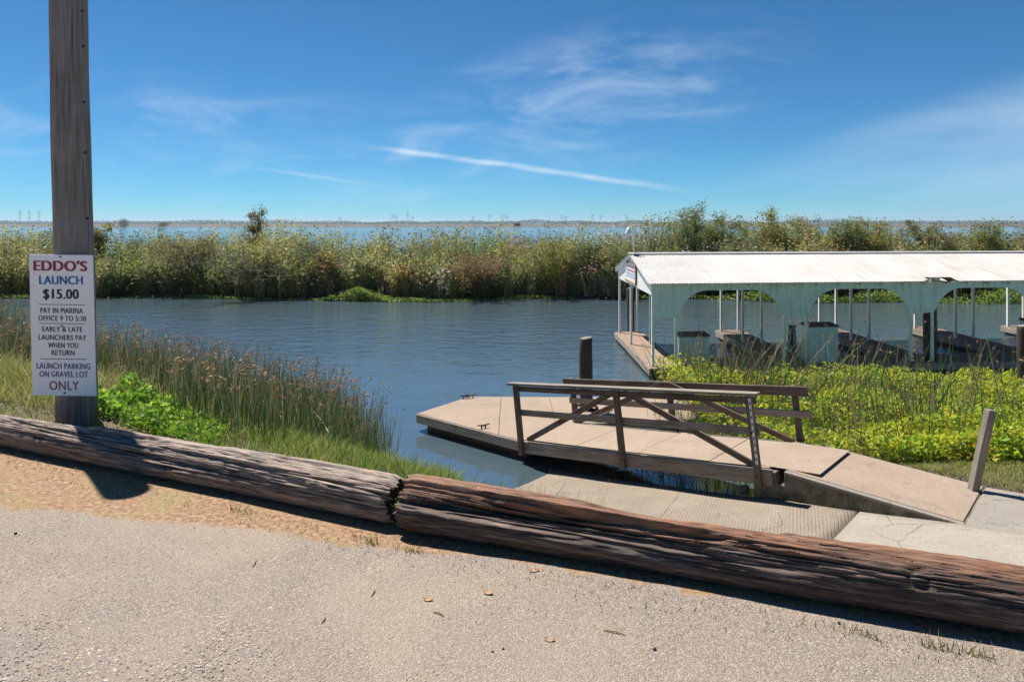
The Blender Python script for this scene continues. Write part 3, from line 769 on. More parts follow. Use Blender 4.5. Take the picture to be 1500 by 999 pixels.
def rock(name, p, r, label, cat, mat, flat=.8):
    bm = bmesh.new(); bmesh.ops.create_icosphere(bm, subdivisions=3, radius=r)
    for v_ in bm.verts:
        k = 1 + .22 * mnoise.noise(v_.co / r * 1.3 + Vector(p)); v_.co *= k; v_.co.z *= flat
    me = bpy.data.meshes.new(name); bm.to_mesh(me); bm.free(); me.polygons.foreach_set('use_smooth', np.ones(len(me.polygons), bool))
    o = new_obj(name, me, mat); o.location = p; return tag(o, label, cat)
p = P(1090, 717, 3.95); rock('stone', (p.x, p.y, p.z), .085, 'round white stone in the shade under the gangway end', 'stone', M['white'])
y0 = 5.0; rock('stone', (-1.12, 5.05, gz(-1.12, 5.05) + .02), .045, 'small yellowish stone among grass behind the grey log', 'stone', plain('ochre_stone', (.45, .36, .16), .9))

# ------------------------------------------------------------------ boathouse
BX, BY = 3.98, 19.15
def B(s, q, z): return Vector((BX + .995 * s, BY + .098 * s + q, z))
bh = thing('boathouse', B(8, 3, WATER), 'long open boathouse with white corrugated roof and pale teal arched panels', 'boathouse')
EAVE, RIDGE, DEP, BAY, LEN = CAM_H - 1.66, CAM_H - .965, 6.0, 3.86, 16.5
DK = CAM_H - 4.0
# roof sheets: corrugated, laid side by side on both slopes
shw, pitch = .84, .084
def sheet(front, short=0.0):
    nseg = 60; rows_ = 2
    y0, y1 = (-.2, DEP / 2) if front else (DEP + .2, DEP / 2)
    z0, z1 = EAVE, RIDGE
    if short: f = short; y0 = y0 + (y1 - y0) * f; z0 = z0 + (z1 - z0) * f
    else: z0 = EAVE
    V_ = []
    for r in range(rows_ + 1):
        for i in range(nseg + 1):
            s = shw * i / nseg; f = r / rows_
            V_.append(Vector((s * .995, s * .098 + y0 + (y1 - y0) * f, z0 + (z1 - z0) * f + .0085 * math.sin(2 * math.pi * s / pitch))))
    Q_ = [[r * (nseg + 1) + i, r * (nseg + 1) + i + 1, (r + 1) * (nseg + 1) + i + 1, (r + 1) * (nseg + 1) + i] for r in range(rows_) for i in range(nseg)]
    return mesh_np('roof_sheet', V_, Q_, smooth=True)
ms_f, ms_b, ms_s = sheet(True), sheet(False), sheet(True, .12)
ns = int((LEN + .4) / shw)
for i in range(ns):
    for me in (ms_f, ms_b):
        if me is ms_f and i in (10,): me = ms_s
        o = new_obj('roof_sheet', me, M['roof'], bh)
        o.location = Vector((BX + .995 * (-.2 + i * shw), BY + .098 * (-.2 + i * shw), .0025 * (i % 2))) - bh.location
XE = -.2 + ns * shw
mb = MB()
for sg in (-1, 1): mb.beam(B(-.22, DEP / 2 + sg * .09, RIDGE + .018), B(XE, DEP / 2 + sg * .09, RIDGE + .018), .2, .006, Vector((0, -sg * .23 * -1, 1)))
mb.build('ridge_cap', plain('grey_ridge_metal', (.42, .41, .40), .5, .3), bh)
mb = MB(); mb.beam(B(8.05, -.27, EAVE + .03), B(8.75, -.13, EAVE - .03), .2, .045); mb.build('broken_board', M['deckwood'], bh, .004)
# gables
for s_, nm in ((-.04, 'gable_panel'), (XE - .12, 'gable_panel')):
    pts = [(0, EAVE - .34), (DEP, EAVE - .34), (DEP, EAVE - .05), (DEP / 2, RIDGE - .06), (0, EAVE - .05)]
    mb = MB(); mb.prism([B(s_, q, z) for q, z in pts], [B(s_ - .03, q, z) for q, z in pts]); mb.build(nm, M['whitepaint'], bh)
    mb = MB(); mb.beam(B(s_ - .08, -.2, EAVE - .06), B(s_ - .08, DEP / 2, RIDGE - .06), .04, .10); mb.beam(B(s_ - .08, DEP + .2, EAVE - .06), B(s_ - .08, DEP / 2, RIDGE - .06), .04, .10)
    mb.build('barge_board', M['whitepaint'], bh)
# front arched panels, one for each pillar
for k in range(5):
    c0 = .30 + k * BAY; last = (k == 4)
    L_ = -.30 if k == 0 else -BAY / 2 + .008; R_ = BAY / 2 - .008 if not last else .34
    zt, zf, zb_ = EAVE - .03, EAVE - .22, EAVE - .98
    pts = [(R_, zt), (L_, zt)]
    def arc(sg):
        out = [(sg * .36, zb_)]
        for t in np.linspace(.5, math.pi / 2, 14):
            fx = 1 - math.cos(t) / math.cos(.5) ; fz = (math.sin(t) - math.sin(.5)) / (1 - math.sin(.5))
            out.append((sg * (.40 + .86 * fx), zb_ + .10 + (zf - zb_ - .10) * fz))
        return out
    if k == 0: pts += [(-.30, zb_)]
    else: pts += [(L_, zf)] + arc(-1)[::-1]
    if last: pts += [(.34, zb_)]
    else: pts += arc(1) + [(R_, zf)]
    if k == 2: pts = [(x, z + (.06 if (z <= zb_ + .02 and x > 0) else 0)) for x, z in pts]
    mb = MB(); mb.prism([B(c0 + x, -.02, z) for x, z in pts], [B(c0 + x, .012, z) for x, z in pts]); mb.build('arch_panel', M['teal'], bh)
    mb = MB(); mb.hexa([B(c0 + L_, DEP - .012, zf + .03), B(c0 + R_, DEP - .012, zf + .03), B(c0 + R_, DEP + .02, zf + .03), B(c0 + L_, DEP + .02, zf + .03),
                        B(c0 + L_, DEP - .012, zt), B(c0 + R_, DEP - .012, zt), B(c0 + R_, DEP + .02, zt), B(c0 + L_, DEP + .02, zt)])
    mb.build('rear_fascia', M['whitepaint'], bh)
for s_ in np.arange(.15, XE - .3, .66):
    mb = MB(); mb.beam(B(s_, -.17, EAVE - .075), B(s_, DEP / 2, RIDGE - .09), .05, .10); mb.beam(B(s_, DEP + .17, EAVE - .075), B(s_, DEP / 2, RIDGE - .09), .05, .10)
    mb.build('rafter', M['whitepaint'], bh)
# finger docks and posts
for k in range(5):
    s0 = k * BAY
    mb = MB()
    for q in np.arange(-.25 if k == 0 else 1.05, DEP + .1, .148): mb.hexa([B(s0 - .14, q, DK - .04), B(s0 + .78, q, DK - .04), B(s0 + .78, q + .14, DK - .04), B(s0 - .14, q + .14, DK - .04),
                                                          B(s0 - .14, q, DK), B(s0 + .78, q, DK), B(s0 + .78, q + .14, DK), B(s0 - .14, q + .14, DK)])
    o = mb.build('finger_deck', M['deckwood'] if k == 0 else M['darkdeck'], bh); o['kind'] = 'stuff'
    for e_ in (-.17, .81):
        mb = MB(); mb.beam(B(s0 + e_, -.28, DK - .10), B(s0 + e_, DEP + .12, DK - .10), .05, .2); mb.build('edge_board', M['grey_timber'], bh, .006)
    mb = MB(); mb.hexa([B(s0 - .1, -.2, WATER - .25), B(s0 + .74, -.2, WATER - .25), B(s0 + .74, DEP, WATER - .25), B(s0 - .1, DEP, WATER - .25),
                        B(s0 - .1, -.2, DK - .05), B(s0 + .74, -.2, DK - .05), B(s0 + .74, DEP, DK - .05), B(s0 - .1, DEP, DK - .05)]); mb.build('float', M['pile'], bh)
    for q in (0.035, 3.55, DEP - .06):
        for e_ in (-.02, .64):
            mb = MB(); mb.beam(B(s0 + e_, q, DK - .02), B(s0 + e_, q, EAVE - .02 + min(q, DEP - q) * .2), .075, .085, (0, 1, 0))
            mb.build('post', M['teal'] if q < 1 else M['whitepaint'], bh, .006)
mb = MB()
for s_ in np.arange(.85, XE - .2, .148): mb.hexa([B(s_, -.25, DK - .05), B(s_ + .14, -.25, DK - .05), B(s_ + .14, 1.0, DK - .05), B(s_, 1.0, DK - .05), B(s_, -.25, DK - .008), B(s_ + .14, -.25, DK - .008), B(s_ + .14, 1.0, DK - .008), B(s_, 1.0, DK - .008)])
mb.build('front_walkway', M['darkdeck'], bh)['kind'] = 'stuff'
mb = MB(); mb.beam(B(.84, -.28, DK - .11), B(XE - .2, -.28, DK - .11), .05, .2); mb.beam(B(.84, 1.03, DK - .11), B(XE - .2, 1.03, DK - .11), .05, .2); mb.build('walkway_edge', M['grey_timber'], bh, .006)
mb = MB(); mb.hexa([B(.9, -.2, WATER - .2), B(XE - .3, -.2, WATER - .2), B(XE - .3, .95, WATER - .2), B(.9, .95, WATER - .2), B(.9, -.2, DK - .06), B(XE - .3, -.2, DK - .06), B(XE - .3, .95, DK - .06), B(.9, .95, DK - .06)]); mb.build('walkway_float', M['pile'], bh)
labs = ['small stained teal dock box beside the first boathouse pillar', 'taller rust-streaked teal dock box beside the second boathouse pillar', None, 'pale teal dock box at the right picture edge']
boxm = painted('teal_box_paint', (.50, .64, .57), (.16, .13, .08), .6)
for k, hb in ((0, .80), (1, 1.02), (3, 1.05)):
    s0 = .70 + k * BAY + (.05 if k < 3 else -.65)
    o = thing('dock_box', B(s0 + .4, .3, DK), labs[k], 'dock box', 'teal dock boxes along the boathouse front')
    mb = MB(); mb.hexa([B(s0, .06, DK), B(s0 + .88, .06, DK), B(s0 + .88, .62, DK), B(s0, .62, DK), B(s0, .06, DK + hb), B(s0 + .88, .06, DK + hb), B(s0 + .88, .62, DK + hb), B(s0, .62, DK + hb)])
    mb.build('body', boxm, o, .01)
    mb = MB(); mb.hexa([B(s0 - .02, .03, DK + hb + .003), B(s0 + .9, .03, DK + hb + .003), B(s0 + .9, .65, DK + hb + .003), B(s0 - .02, .65, DK + hb + .003), B(s0 - .02, .03, DK + hb + .045), B(s0 + .9, .03, DK + hb + .045), B(s0 + .9, .65, DK + hb + .07), B(s0 - .02, .65, DK + hb + .07)])
    mb.build('lid', M['gang'], o, .008)
q_ = B(8.42, .2, 0); piling('boathouse_piling', (q_.x, q_.y), .18, EAVE - .85, 'thick black piling under the broken roof edge of the boathouse')
q_ = B(.45, DEP + .3, 0); piling('boathouse_piling', (q_.x, q_.y), .14, EAVE - .75, 'dark piling behind the left end of the boathouse')
hz = thing('hose_coil', B(3.86 + .12, .0, DK + .7), 'black hose hanging in loops from the second boathouse pillar', 'hose')
mb = MB()
for k in range(4):
    mb.tube([B(3.99 + .035 * k + .05 * math.cos(t), -.03 - .012 * k, DK + 1.0 - .25 * (1 + .2 * k) + (.3 + .05 * k) * math.sin(t)) for t in np.linspace(0, 2 * math.pi, 20)], .014, 6, False)
mb.build('loops', M['rope'], hz)
mb = MB(); mb.tube([B(3.93, -.06, DK + 1.08), B(4.16, -.06, DK + 1.08)], .025, 8); mb.build('hanger', M['iron'], hz)
# gable sign and lamp
gs = thing('gable_sign', B(-.11, 2.2, EAVE - .1), 'small white notice with faded red and blue print on the gable', 'sign')
def GS(q, z, s_=-.105): return B(s_, q, z)
z0, z1, q0, q1 = EAVE - .22, EAVE + .34, 2.25, 4.1
mb = MB(); mb.hexa([GS(q0, z0), GS(q1, z0), GS(q1, z0, -.085), GS(q0, z0, -.085), GS(q0, z1), GS(q1, z1), GS(q1, z1, -.085), GS(q0, z1, -.085)]); mb.build('panel', M['whitepaint'], gs)
rd = plain('faded_red_print', (.38, .13, .17)); bl_ = plain('faded_blue_print', (.25, .38, .55)); tanp = plain('rusty_board_edge', (.36, .24, .14))
for j, (zz, hh_, mm) in enumerate(((.84, .12, rd), (.63, .11, rd), (.44, .09, bl_), (.28, .09, bl_))):
    qq = q0 + .12
    while qq < q1 - .2:
        w_ = random.uniform(.08, .2); mb = MB(); zc = z0 + (z1 - z0) * zz
        mb.hexa([GS(qq, zc - hh_ / 2 * .5, -.109), GS(qq + w_, zc - hh_ / 2 * .5, -.109), GS(qq + w_, zc - hh_ / 2 * .5, -.106), GS(qq, zc - hh_ / 2 * .5, -.106), GS(qq, zc + hh_ / 2 * .5, -.109), GS(qq + w_, zc + hh_ / 2 * .5, -.109), GS(qq + w_, zc + hh_ / 2 * .5, -.106), GS(qq, zc + hh_ / 2 * .5, -.106)])
        mb.build('faded_print', mm, gs); qq += w_ + .05
mb = MB(); mb.beam(GS(q0 - .03, z0 - .02, -.11), GS(q1 + .03, z0 - .02, -.11), .05, .07); mb.beam(GS(q0 - .03, z1 + .02, -.11), GS(q1 + .03, z1 + .02, -.11), .05, .03); mb.beam(GS(q0 - .02, z0, -.11), GS(q0 - .02, z1, -.11), .04, .04); mb.build('frame', tanp, gs)
lb = B(-.02, DEP / 2, RIDGE); lamp = thing('roof_lamp', lb, 'white floodlight on a thin mast at the boathouse ridge', 'lamp')
mb = MB(); mb.tube([lb, lb + Vector((-.03, 0, .82)), lb + Vector((-.10, 0, .87)), lb + Vector((-.18, 0, .83))], .017, 8); mb.build('mast', M['white'], lamp)
mb = MB(); mb.tube([lb + Vector((-.18, 0, .84)), lb + Vector((-.19, 0, .76)), lb + Vector((-.20, -.02, .66)), lb + Vector((-.205, -.02, .58))], [.03, .06, .10, .085], 14); mb.build('lamp_head', M['white'], lamp, 0, True)

# ------------------------------------------------------------------ plants
def unit(a): return a / np.maximum(np.linalg.norm(a, axis=-1, keepdims=True), 1e-9)
def leaves(cen, size, colr, asp_=.5, upb=.3, droop=None):
    n = len(cen); d = rng.normal(size=(n, 3)); d[:, 2] = d[:, 2] * .6 + upb; d = unit(d)
    r = unit(np.cross(d, rng.normal(size=(n, 3))))
    size = np.asarray(size).reshape(-1, 1) * np.ones((n, 1))
    nrm = np.cross(d, r)
    v0 = cen; v2 = cen + d * size; mid = cen + d * size * .5 + nrm * size * .06
    V_ = np.stack([v0, mid + r * size * asp_ * .5, v2, mid - r * size * asp_ * .5], 1).reshape(-1, 3)
    Q_ = np.arange(4 * n).reshape(n, 4)
    return V_, Q_, np.repeat(colr, 4, 0)
def blades(base, top, width, colr, bend, seg=3, coltop=None):
    n = len(base); d = top - base
    side = np.cross(d, rng.normal(size=(n, 3))); side = unit(side) * np.asarray(width).reshape(-1, 1) * .5
    Vs, Cs = [], []
    for j in range(seg + 1):
        f = j / seg
        p = base + d * f + bend * (f * f)
        w_ = side * (1 - .85 * f)
        Vs += [p - w_, p + w_]
        cc = colr if coltop is None else colr * (1 - f) + coltop * f
        Cs += [cc, cc]
    V_ = np.stack(Vs, 1).reshape(-1, 3); C_ = np.stack(Cs, 1).reshape(-1, 3)
    k = 2 * (seg + 1); b0 = (np.arange(n) * k)[:, None]
    Q_ = np.concatenate([b0 + np.array([[2 * j, 2 * j + 1, 2 * j + 3, 2 * j + 2]]) for j in range(seg)], 1).reshape(-1, 4)
    return V_, Q_, C_
def join(*ps):
    Vs, Qs, Cs, o = [], [], [], 0
    for V_, Q_, C_ in ps: Vs.append(V_); Qs.append(Q_ + o); Cs.append(C_); o += len(V_)
    return np.concatenate(Vs), np.concatenate(Qs), np.concatenate(Cs)
def plant(name, parts_, mat, label=None, cat=None, kind='stuff', parent=None):
    V_, Q_, C_ = join(*parts_)
    o = new_obj(name, mesh_np(name, V_, Q_, C_), mat, parent)
    return tag(o, label, cat, None, kind)
def pal(n, cols, jit=.18, w=None):
    c_ = np.array(cols)[rng.choice(len(cols), n, p=w)]
    return np.clip(c_ * (1 + rng.normal(size=(n, 1)) * jit), .004, .9)
GREEN = [(.06, .095, .03), (.09, .13, .038), (.13, .165, .05)]
OLIVE = [(.16, .16, .06), (.21, .20, .08), (.12, .13, .05)]
YELL = [(.34, .28, .06), (.26, .24, .07)]
DRY = [(.40, .31, .18), (.50, .41, .27), (.30, .21, .11)]
RUST = [(.27, .14, .07), (.34, .17, .10), (.20, .12, .07)]

def tules(n, xy, hgt, lean, spread, wid=.011, heads=.5, green=None):
    base = np.column_stack([xy, np.maximum(ground(xy[:, 0], xy[:, 1]), WATER - .25)])
    h = hgt * rng.uniform(.55, 1.05, n)
    top = base + np.column_stack([rng.normal(0, spread, n) * h + lean[0] * h, rng.normal(0, spread, n) * h + lean[1] * h, h])
    bend = np.column_stack([rng.normal(0, .09, n) * h, rng.normal(0, .09, n) * h, -rng.random(n) * .05 * h])
    lowc = pal(n, green or [(.09, .18, .05), (.14, .24, .06), (.26, .26, .08), (.07, .15, .06)]); topc = pal(n, [(.15, .21, .09), (.32, .25, .13), (.50, .43, .27), (.12, .20, .09)])
    w_ = rng.uniform(.7, 1.3, n) * wid
    A = blades(base, top, w_, lowc, bend, 4, topc); A2 = blades(base, top, w_, lowc, bend, 4, topc)
    out = [A, A2]
    hd = rng.random(n) < heads; m_ = hd.sum()
    if m_:
        tip = (top + bend)[hd]
        rep = 7; cen = np.repeat(tip, rep, 0) + rng.normal(0, .016, (m_ * rep, 3)) - np.array([0, 0, .01])
        out.append(leaves(cen, rng.uniform(.025, .055, m_ * rep), pal(m_ * rep, [(.26, .14, .075), (.34, .20, .10), (.18, .10, .06), (.42, .29, .17)]), .5, -.1))
    return out
def dryblades(n, xy, hgt, wid=.012, cols=DRY):
    base = np.column_stack([xy, np.maximum(ground(xy[:, 0], xy[:, 1]), WATER - .1)])
    h = hgt * rng.uniform(.4, 1, n)
    top = base + np.column_stack([rng.normal(0, .5, n) * h, rng.normal(0, .4, n) * h, h * rng.uniform(.5, 1, n)])
    bend = np.column_stack([rng.normal(0, .3, n) * h, rng.normal(0, .3, n) * h, -rng.random(n) * .45 * h])
    return [blades(base, top, rng.uniform(.6, 1.4, n) * wid, pal(n, cols), bend, 4)]
# reed bed along the near left shore
n = 9800
x = np.concatenate([rng.uniform(-15.5, -2.1, n - 500), rng.normal(-4.5, 1.2, 500)]); x = np.clip(x, -16, -1.95)
# clumped
cl_c = rng.uniform(-15.5, -2.2, 70); x = np.where(rng.random(n) < .55, cl_c[rng.integers(0, 70, n)] + rng.normal(0, .16, n), x)
x = np.clip(x, -16, -1.85)
sh = lin(SHORE, x); lo_ = lin(LOGPTS, x) + np.interp(x, [-9, -4.6, -4, -2.5, -1.8], [3.0, 2.8, 1.6, 1.05, 1.6]); y = lo_ + (sh + 1.0 - lo_) * rng.random(n) ** .9
hh_ = np.interp(x, [-15, -9, -5.2, -3.2, -2.0], [2.35, 2.0, 1.95, 1.65, 1.15]) 
hh_ = np.clip(np.minimum(hh_, 2 - np.interp(x, [-14, -8, -4.5, -3, -2], [.105, .15, .172, .20, .24]) * y - np.maximum(ground(x, y), WATER - .25)), .35, 2.4)
parts_ = tules(n, np.column_stack([x, y]), hh_, (.02, -.02), .09, .017, .16)
nd = 1700; x = rng.uniform(-15, -2.2, nd); y = lin(SHORE, x) + rng.uniform(-4.0, .2, nd)
parts_ += dryblades(nd, np.column_stack([x, y]), .95)
plant('reed_bed', parts_, M['reed'], 'brown-tipped green reeds along the near left shore', 'reeds')
# reddish rank growth at the far left
n = 1500; x = rng.uniform(-17, -9.3, n); y = lin(SHORE, x) - rng.uniform(.6, 3.2, n)
parts_ = dryblades(n, np.column_stack([x, y]), 1.45, .016, RUST + DRY + GREEN + GREEN)
plant('rank_growth', parts_, M['reed'], 'reddish and green rank growth left of the sign', 'undergrowth')
# bank grass
def grass(n, xy, hgt, cols, wid=.007, w=None):
    base = np.column_stack([xy, ground(xy[:, 0], xy[:, 1])])
    h = hgt * rng.uniform(.4, 1.1, n)
    top = base + np.column_stack([rng.normal(0, .28, n) * h, rng.normal(0, .28, n) * h, h])
    bend = np.column_stack([rng.normal(0, .3, n) * h, rng.normal(0, .3, n) * h, -rng.random(n) * .2 * h])
    return blades(base, top, rng.uniform(.6, 1.4, n) * wid, pal(n, cols, .2, w), bend, 2)
n = 34000; x = -9.5 + 9.6 * rng.random(n) ** .8; ly = lin(LOGPTS, x)
y = ly + .3 + rng.random(n) ** 1.2 * np.interp(x, [-9, -4, -1, 0], [6.5, 5.2, 4.2, 1.2])
keep = ~((x < -2.9) & (y < ly + 1.0) & (rng.random(n) < .75)); x, y = x[keep], y[keep]; n = len(x)
g1 = grass(n, np.column_stack([x, y]), np.where(x < -5, .28, .17), [(.16, .26, .035), (.22, .31, .05), (.31, .32, .09), (.42, .35, .17)], .009, [.35, .3, .2, .15])
n = 9000; x = rng.uniform(-9.5, -4.6, n); y = lin(LOGPTS, x) + .9 + rng.random(n) * 5
g2 = grass(n, np.column_stack([x, y]), .36, [(.38, .36, .10), (.48, .40, .19), (.26, .30, .07), (.48, .33, .17)], .009)
n = 1600; x = rng.normal(-.85, .28, n); y = lin(LOGPTS, x) + .22 + np.abs(rng.normal(0, .22, n))
g3 = grass(n, np.column_stack([x, y]), .24, [(.12, .20, .03), (.17, .26, .04), (.22, .25, .07)], .009)
n = 160; x = rng.normal(-.69, .012, n); y = lin(LOGPTS, x) + .02 + rng.random(n) * .25
g4 = grass(n, np.column_stack([x, y]), .26, [(.10, .17, .03), (.16, .22, .05), (.3, .27, .12)], .007)
n = 500; x = rng.uniform(-.5, .6, n); y = lin(LOGPTS, x) + .32 + rng.random(n) * .3
g5 = grass(n, np.column_stack([x, y]), .30, [(.12, .18, .03), (.26, .26, .09)], .007)
plant('bank_grass', [g1, g2, g3, g4, g5], M['grass'], 'green and straw grass on the bank behind the logs', 'grass')
# tufts at the foot of the logs
ps = []
for cx_ in (-1.9, -.9, -.62, 1.7, 2.0, 2.15):
    n = 34; x = rng.normal(cx_, .05, n); y = lin(LOGPTS, x) - .19 - rng.random(n) * .05
    ps.append(grass(n, np.column_stack([x, y]), .07, [(.10, .14, .03), (.25, .24, .08), (.34, .28, .15)], .005))
n = 700; x = rng.uniform(-5, 2.4, n); y = lin(LOGPTS, x) - .16 - rng.random(n) ** 2 * .25
gg = grass(n, np.column_stack([x, y]), .03, DRY + [(.2, .14, .08)], .006); ps.append(gg)
plant('weed_tufts', ps, M['grass'], 'small weed tufts at the foot of the logs', 'weeds')
# bright leafy weeds right of the pole
n = 3600; t = rng.random(n) ** 1.2; x = -4.45 + t * 1.75; y = 7.05 - .95 * t + rng.random(n) * (1.0 - t * .6)
z = ground(x, y) + rng.random(n) ** .8 * (.30 - .24 * t) * (0.4 + .6 * (np.array([mnoise.noise(Vector((a * 3, b_ * 3, 0))) for a, b_ in zip(x, y)]) + .5))
lv = leaves(np.column_stack([x, y, z]), rng.uniform(.035, .075, n), pal(n, [(.17, .32, .03), (.25, .42, .04), (.34, .48, .06), (.10, .20, .03)]), .75, .25)
plant('leafy_weeds', [lv], M['leaf'], 'bright green leafy weeds behind the log right of the pole', 'weeds')

# primrose mat and lawn on the right
def veg_h(x, y):
    return .30 + .38 * np.array([mnoise.fractal(Vector((a * .75, b_ * .75, 2)), 1, 2, 4) for a, b_ in zip(x, y)])
n = 105000
y = 9.9 + 8.3 * rng.random(n) ** 1.15; x = np.interp(y, [9.9, 11.5, 13.5, 16, 18.2], [5.0, 4.25, 3.55, 3.7, 3.75]) + (rng.random(n) ** .9) * (y * .80 - 2.6)
keep = (x < y * .82)
edge = np.clip((y - 9.75 - .05 * (x - 6)) / .35, .2, 1) * np.clip((18.4 - y) / .4, .3, 1)
clump = np.array([mnoise.fractal(Vector((a * 1.6, b_ * 1.6, 31)), 1, 2, 3) for a, b_ in zip(x, y)])
keep &= rng.random(n) < np.clip(.62 + 1.3 * clump, .10, 1)
x, y, edge = x[keep], y[keep], edge[keep]; n = len(x)
hv = veg_h(x, y); zg = np.maximum(ground(x, y), WATER)
boost = np.interp(y, [9.9, 10.8, 13, 16, 18], [.02, .15, .30, .26, .2]) + np.interp(x, [3.5, 6], [.35, 0])
top_z = np.maximum(hv + boost, .12)
z = zg + top_z * edge * (1 - rng.random(n) ** 1.7 * .9)
patchn = np.array([mnoise.noise(Vector((a * .8, b_ * .8, 9))) for a, b_ in zip(x, y)])
colr = pal(n, [(.32, .46, .04), (.44, .54, .05), (.19, .31, .03), (.58, .60, .06)], .25)
colr[patchn > .15] *= np.array([1.25, 1.1, .9]); colr = np.clip(colr, .004, .6)
lv = leaves(np.column_stack([x, y, z]), rng.uniform(.035, .10, n) * rng.choice([.8, 1.0, 1.5], n), colr, .5, .4)
nf = 1100; i = rng.choice(n, nf); fc = np.column_stack([x[i], y[i], zg[i] + top_z[i] * edge[i] * rng.uniform(.85, 1.05, nf)])
fl = leaves(np.repeat(fc, 3, 0), .045, pal(nf * 3, [(.62, .50, .02), (.70, .58, .05)], .1), .9, .6)
ns_ = 14000; i = rng.choice(n, ns_); bs = np.column_stack([x[i], y[i], zg[i] - .02]); tp = bs + np.column_stack([rng.normal(0, .08, (ns_, 2)), top_z[i] * edge[i] * rng.uniform(.6, 1.0, ns_)])
stm = blades(bs, tp, .008, pal(ns_, [(.10, .12, .03), (.20, .12, .05), (.14, .16, .04)]), np.zeros((ns_, 3)), 2)
plant('primrose_mat', [lv, fl, stm], M['leaf'], 'dense yellow-flowered green mat of water primrose beside the gangway', 'ground cover')
n = 30000; x = rng.uniform(4.4, 9.5, n); y = rng.uniform(8.0, 10.2, n); t_, u_ = ramp_tu(x, y)
keep = (u_ > 1.5) & (t_ > .1) & (y > 8.45 - .12 * (x - 5.6)); x, y = x[keep], y[keep]; n = len(x)
plant('lawn', [grass(n, np.column_stack([x, y]), .06, [(.26, .32, .05), (.34, .37, .07), (.44, .40, .14), (.19, .25, .04)], .009)], M['grass'], 'short mown yellowish lawn beside the walkway', 'grass')
# reeds between the mat and the boathouse, and under the gangway
n = 600; x = np.concatenate([rng.normal(4.9, .65, 330), rng.normal(7.8, 1.1, 190), rng.normal(11.0, 1.3, 80)]); y = np.concatenate([rng.uniform(14.0, 17.6, 330), rng.uniform(13.0, 17.0, 270)])
ok = x > 3.7; x, y = x[ok], y[ok]; n = len(x)
p1_ = tules(n, np.column_stack([x, y]), np.interp(x, [4, 6, 9], [2.0, 2.2, 2.2]), (.10, -.05), .32, .030, .3, [(.05, .10, .035), (.08, .13, .04), (.20, .15, .07)])
n = 620; y = rng.uniform(10.9, 14.2, n); x = np.interp(y, [10.8, 14.0], [4.65, 3.1]) + rng.normal(.35, .35, n)
p2_ = tules(n, np.column_stack([x, y]), 1.2, (.05, 0), .18, .015, .2)
n = 320; x = rng.normal(6.2, 1.1, n); y = rng.uniform(10.4, 14.5, n); ok = x > np.interp(y, [10.4, 14.5], [4.8, 3.6]); x, y = x[ok], y[ok]; n = len(x)
p3_ = tules(n, np.column_stack([x, y]), np.interp(x, [4.5, 6.5, 9], [1.3, 1.7, 1.2]), (-.06, .05), .16, .022, .1, [(.07, .13, .04), (.12, .18, .05), (.24, .17, .07)])
n = 420; x = rng.normal(5.6, .9, n); y = 10.0 + np.abs(rng.normal(0, .8, n)); ok = x > np.interp(y, [10, 12], [5.0, 4.3]); x, y = x[ok], y[ok]
p3_ += dryblades(len(x), np.column_stack([x, y]), .75, .013, DRY + RUST + YELL)
plant('leaning_reeds', p1_ + p2_ + p3_, M['reed'], 'sparse leaning reeds in front of the boathouse', 'reeds')
n = 330; t_ = rng.uniform(-2.5, -.15, n); u_ = rng.uniform(.15, 1.5, n); x = 3.42 + .741 * t_ + .672 * u_; y = 9.5 - .672 * t_ + .741 * u_
pu = tules(n, np.column_stack([x, y]), np.interp(t_, [-2.6, -.2], [.62, .85]), (-.05, -.02), .2, .011, 0.05)
plant('shaded_reeds', pu, M['reed'], 'short dark reeds growing under the gangway', 'reeds')

# thicket on the island: reeds and brush, one mass
prof_h = lambda x_: np.interp(x_, [-44, -30, -12, 0, 8, 11, 14, 24, 27, 50], [3.95, 4.05, 4.1, 4.0, 4.2, 4.8, 4.85, 4.75, 4.15, 4.05])
nt_ = 2100; tx = rng.uniform(-44, 50, nt_); td = rng.random(nt_) ** 1.7 * 17; td[:420] = rng.random(420) * .9; ty = ISL(tx) + .2 + td
cz = np.array([mnoise.fractal(Vector((a * .16, b_ * .2, 5)), 1, 2, 3) for a, b_ in zip(tx, ty)]); cz2 = np.array([mnoise.noise(Vector((a * .09, b_ * .15, 15))) for a, b_ in zip(tx, ty)])
th = prof_h(tx) * np.clip(.52 + .42 * np.minimum(1, td / 3.0) + .30 * cz, .3, 1.12) * rng.uniform(.72, 1.08, nt_)
tw_ = rng.uniform(.35, .85, nt_); bushy = rng.random(nt_) < .75
kind_i = np.where(cz2 + rng.normal(0, .2, nt_) > .2, 2, np.where(cz + rng.normal(0, .25, nt_) > .08, 1, 0))
tcol = np.choose(kind_i[:, None], [pal(nt_, GREEN + OLIVE, .2), pal(nt_, OLIVE + YELL + [(.36, .30, .13)], .2), pal(nt_, OLIVE + DRY + RUST + GREEN, .2)])
nb = 18; i = np.repeat(np.arange(nt_), nb); n = len(i)
base = np.column_stack([tx[i] + rng.normal(0, .16, n), ty[i] + rng.normal(0, .16, n), np.full(n, -2.2)])
h = th[i] * rng.uniform(.6, 1.05, n); an = rng.uniform(0, 6.28, n); sp_ = tw_[i] * rng.random(n) ** .6
top = base + np.column_stack([np.cos(an) * sp_ * .7, np.sin(an) * sp_ * .7, h])
bend = np.column_stack([np.cos(an) * sp_ * .6, np.sin(an) * sp_ * .6, -.10 * h * rng.random(n)])
cb_ = np.clip(tcol[i] * rng.uniform(.6, 1.3, (n, 1)), 0, .6); ct = np.clip(cb_ * 1.5 + np.array([.025, .026, .012]), 0, .65)
bl1 = blades(base, top, rng.uniform(.03, .06, n), cb_, bend, 3, ct)
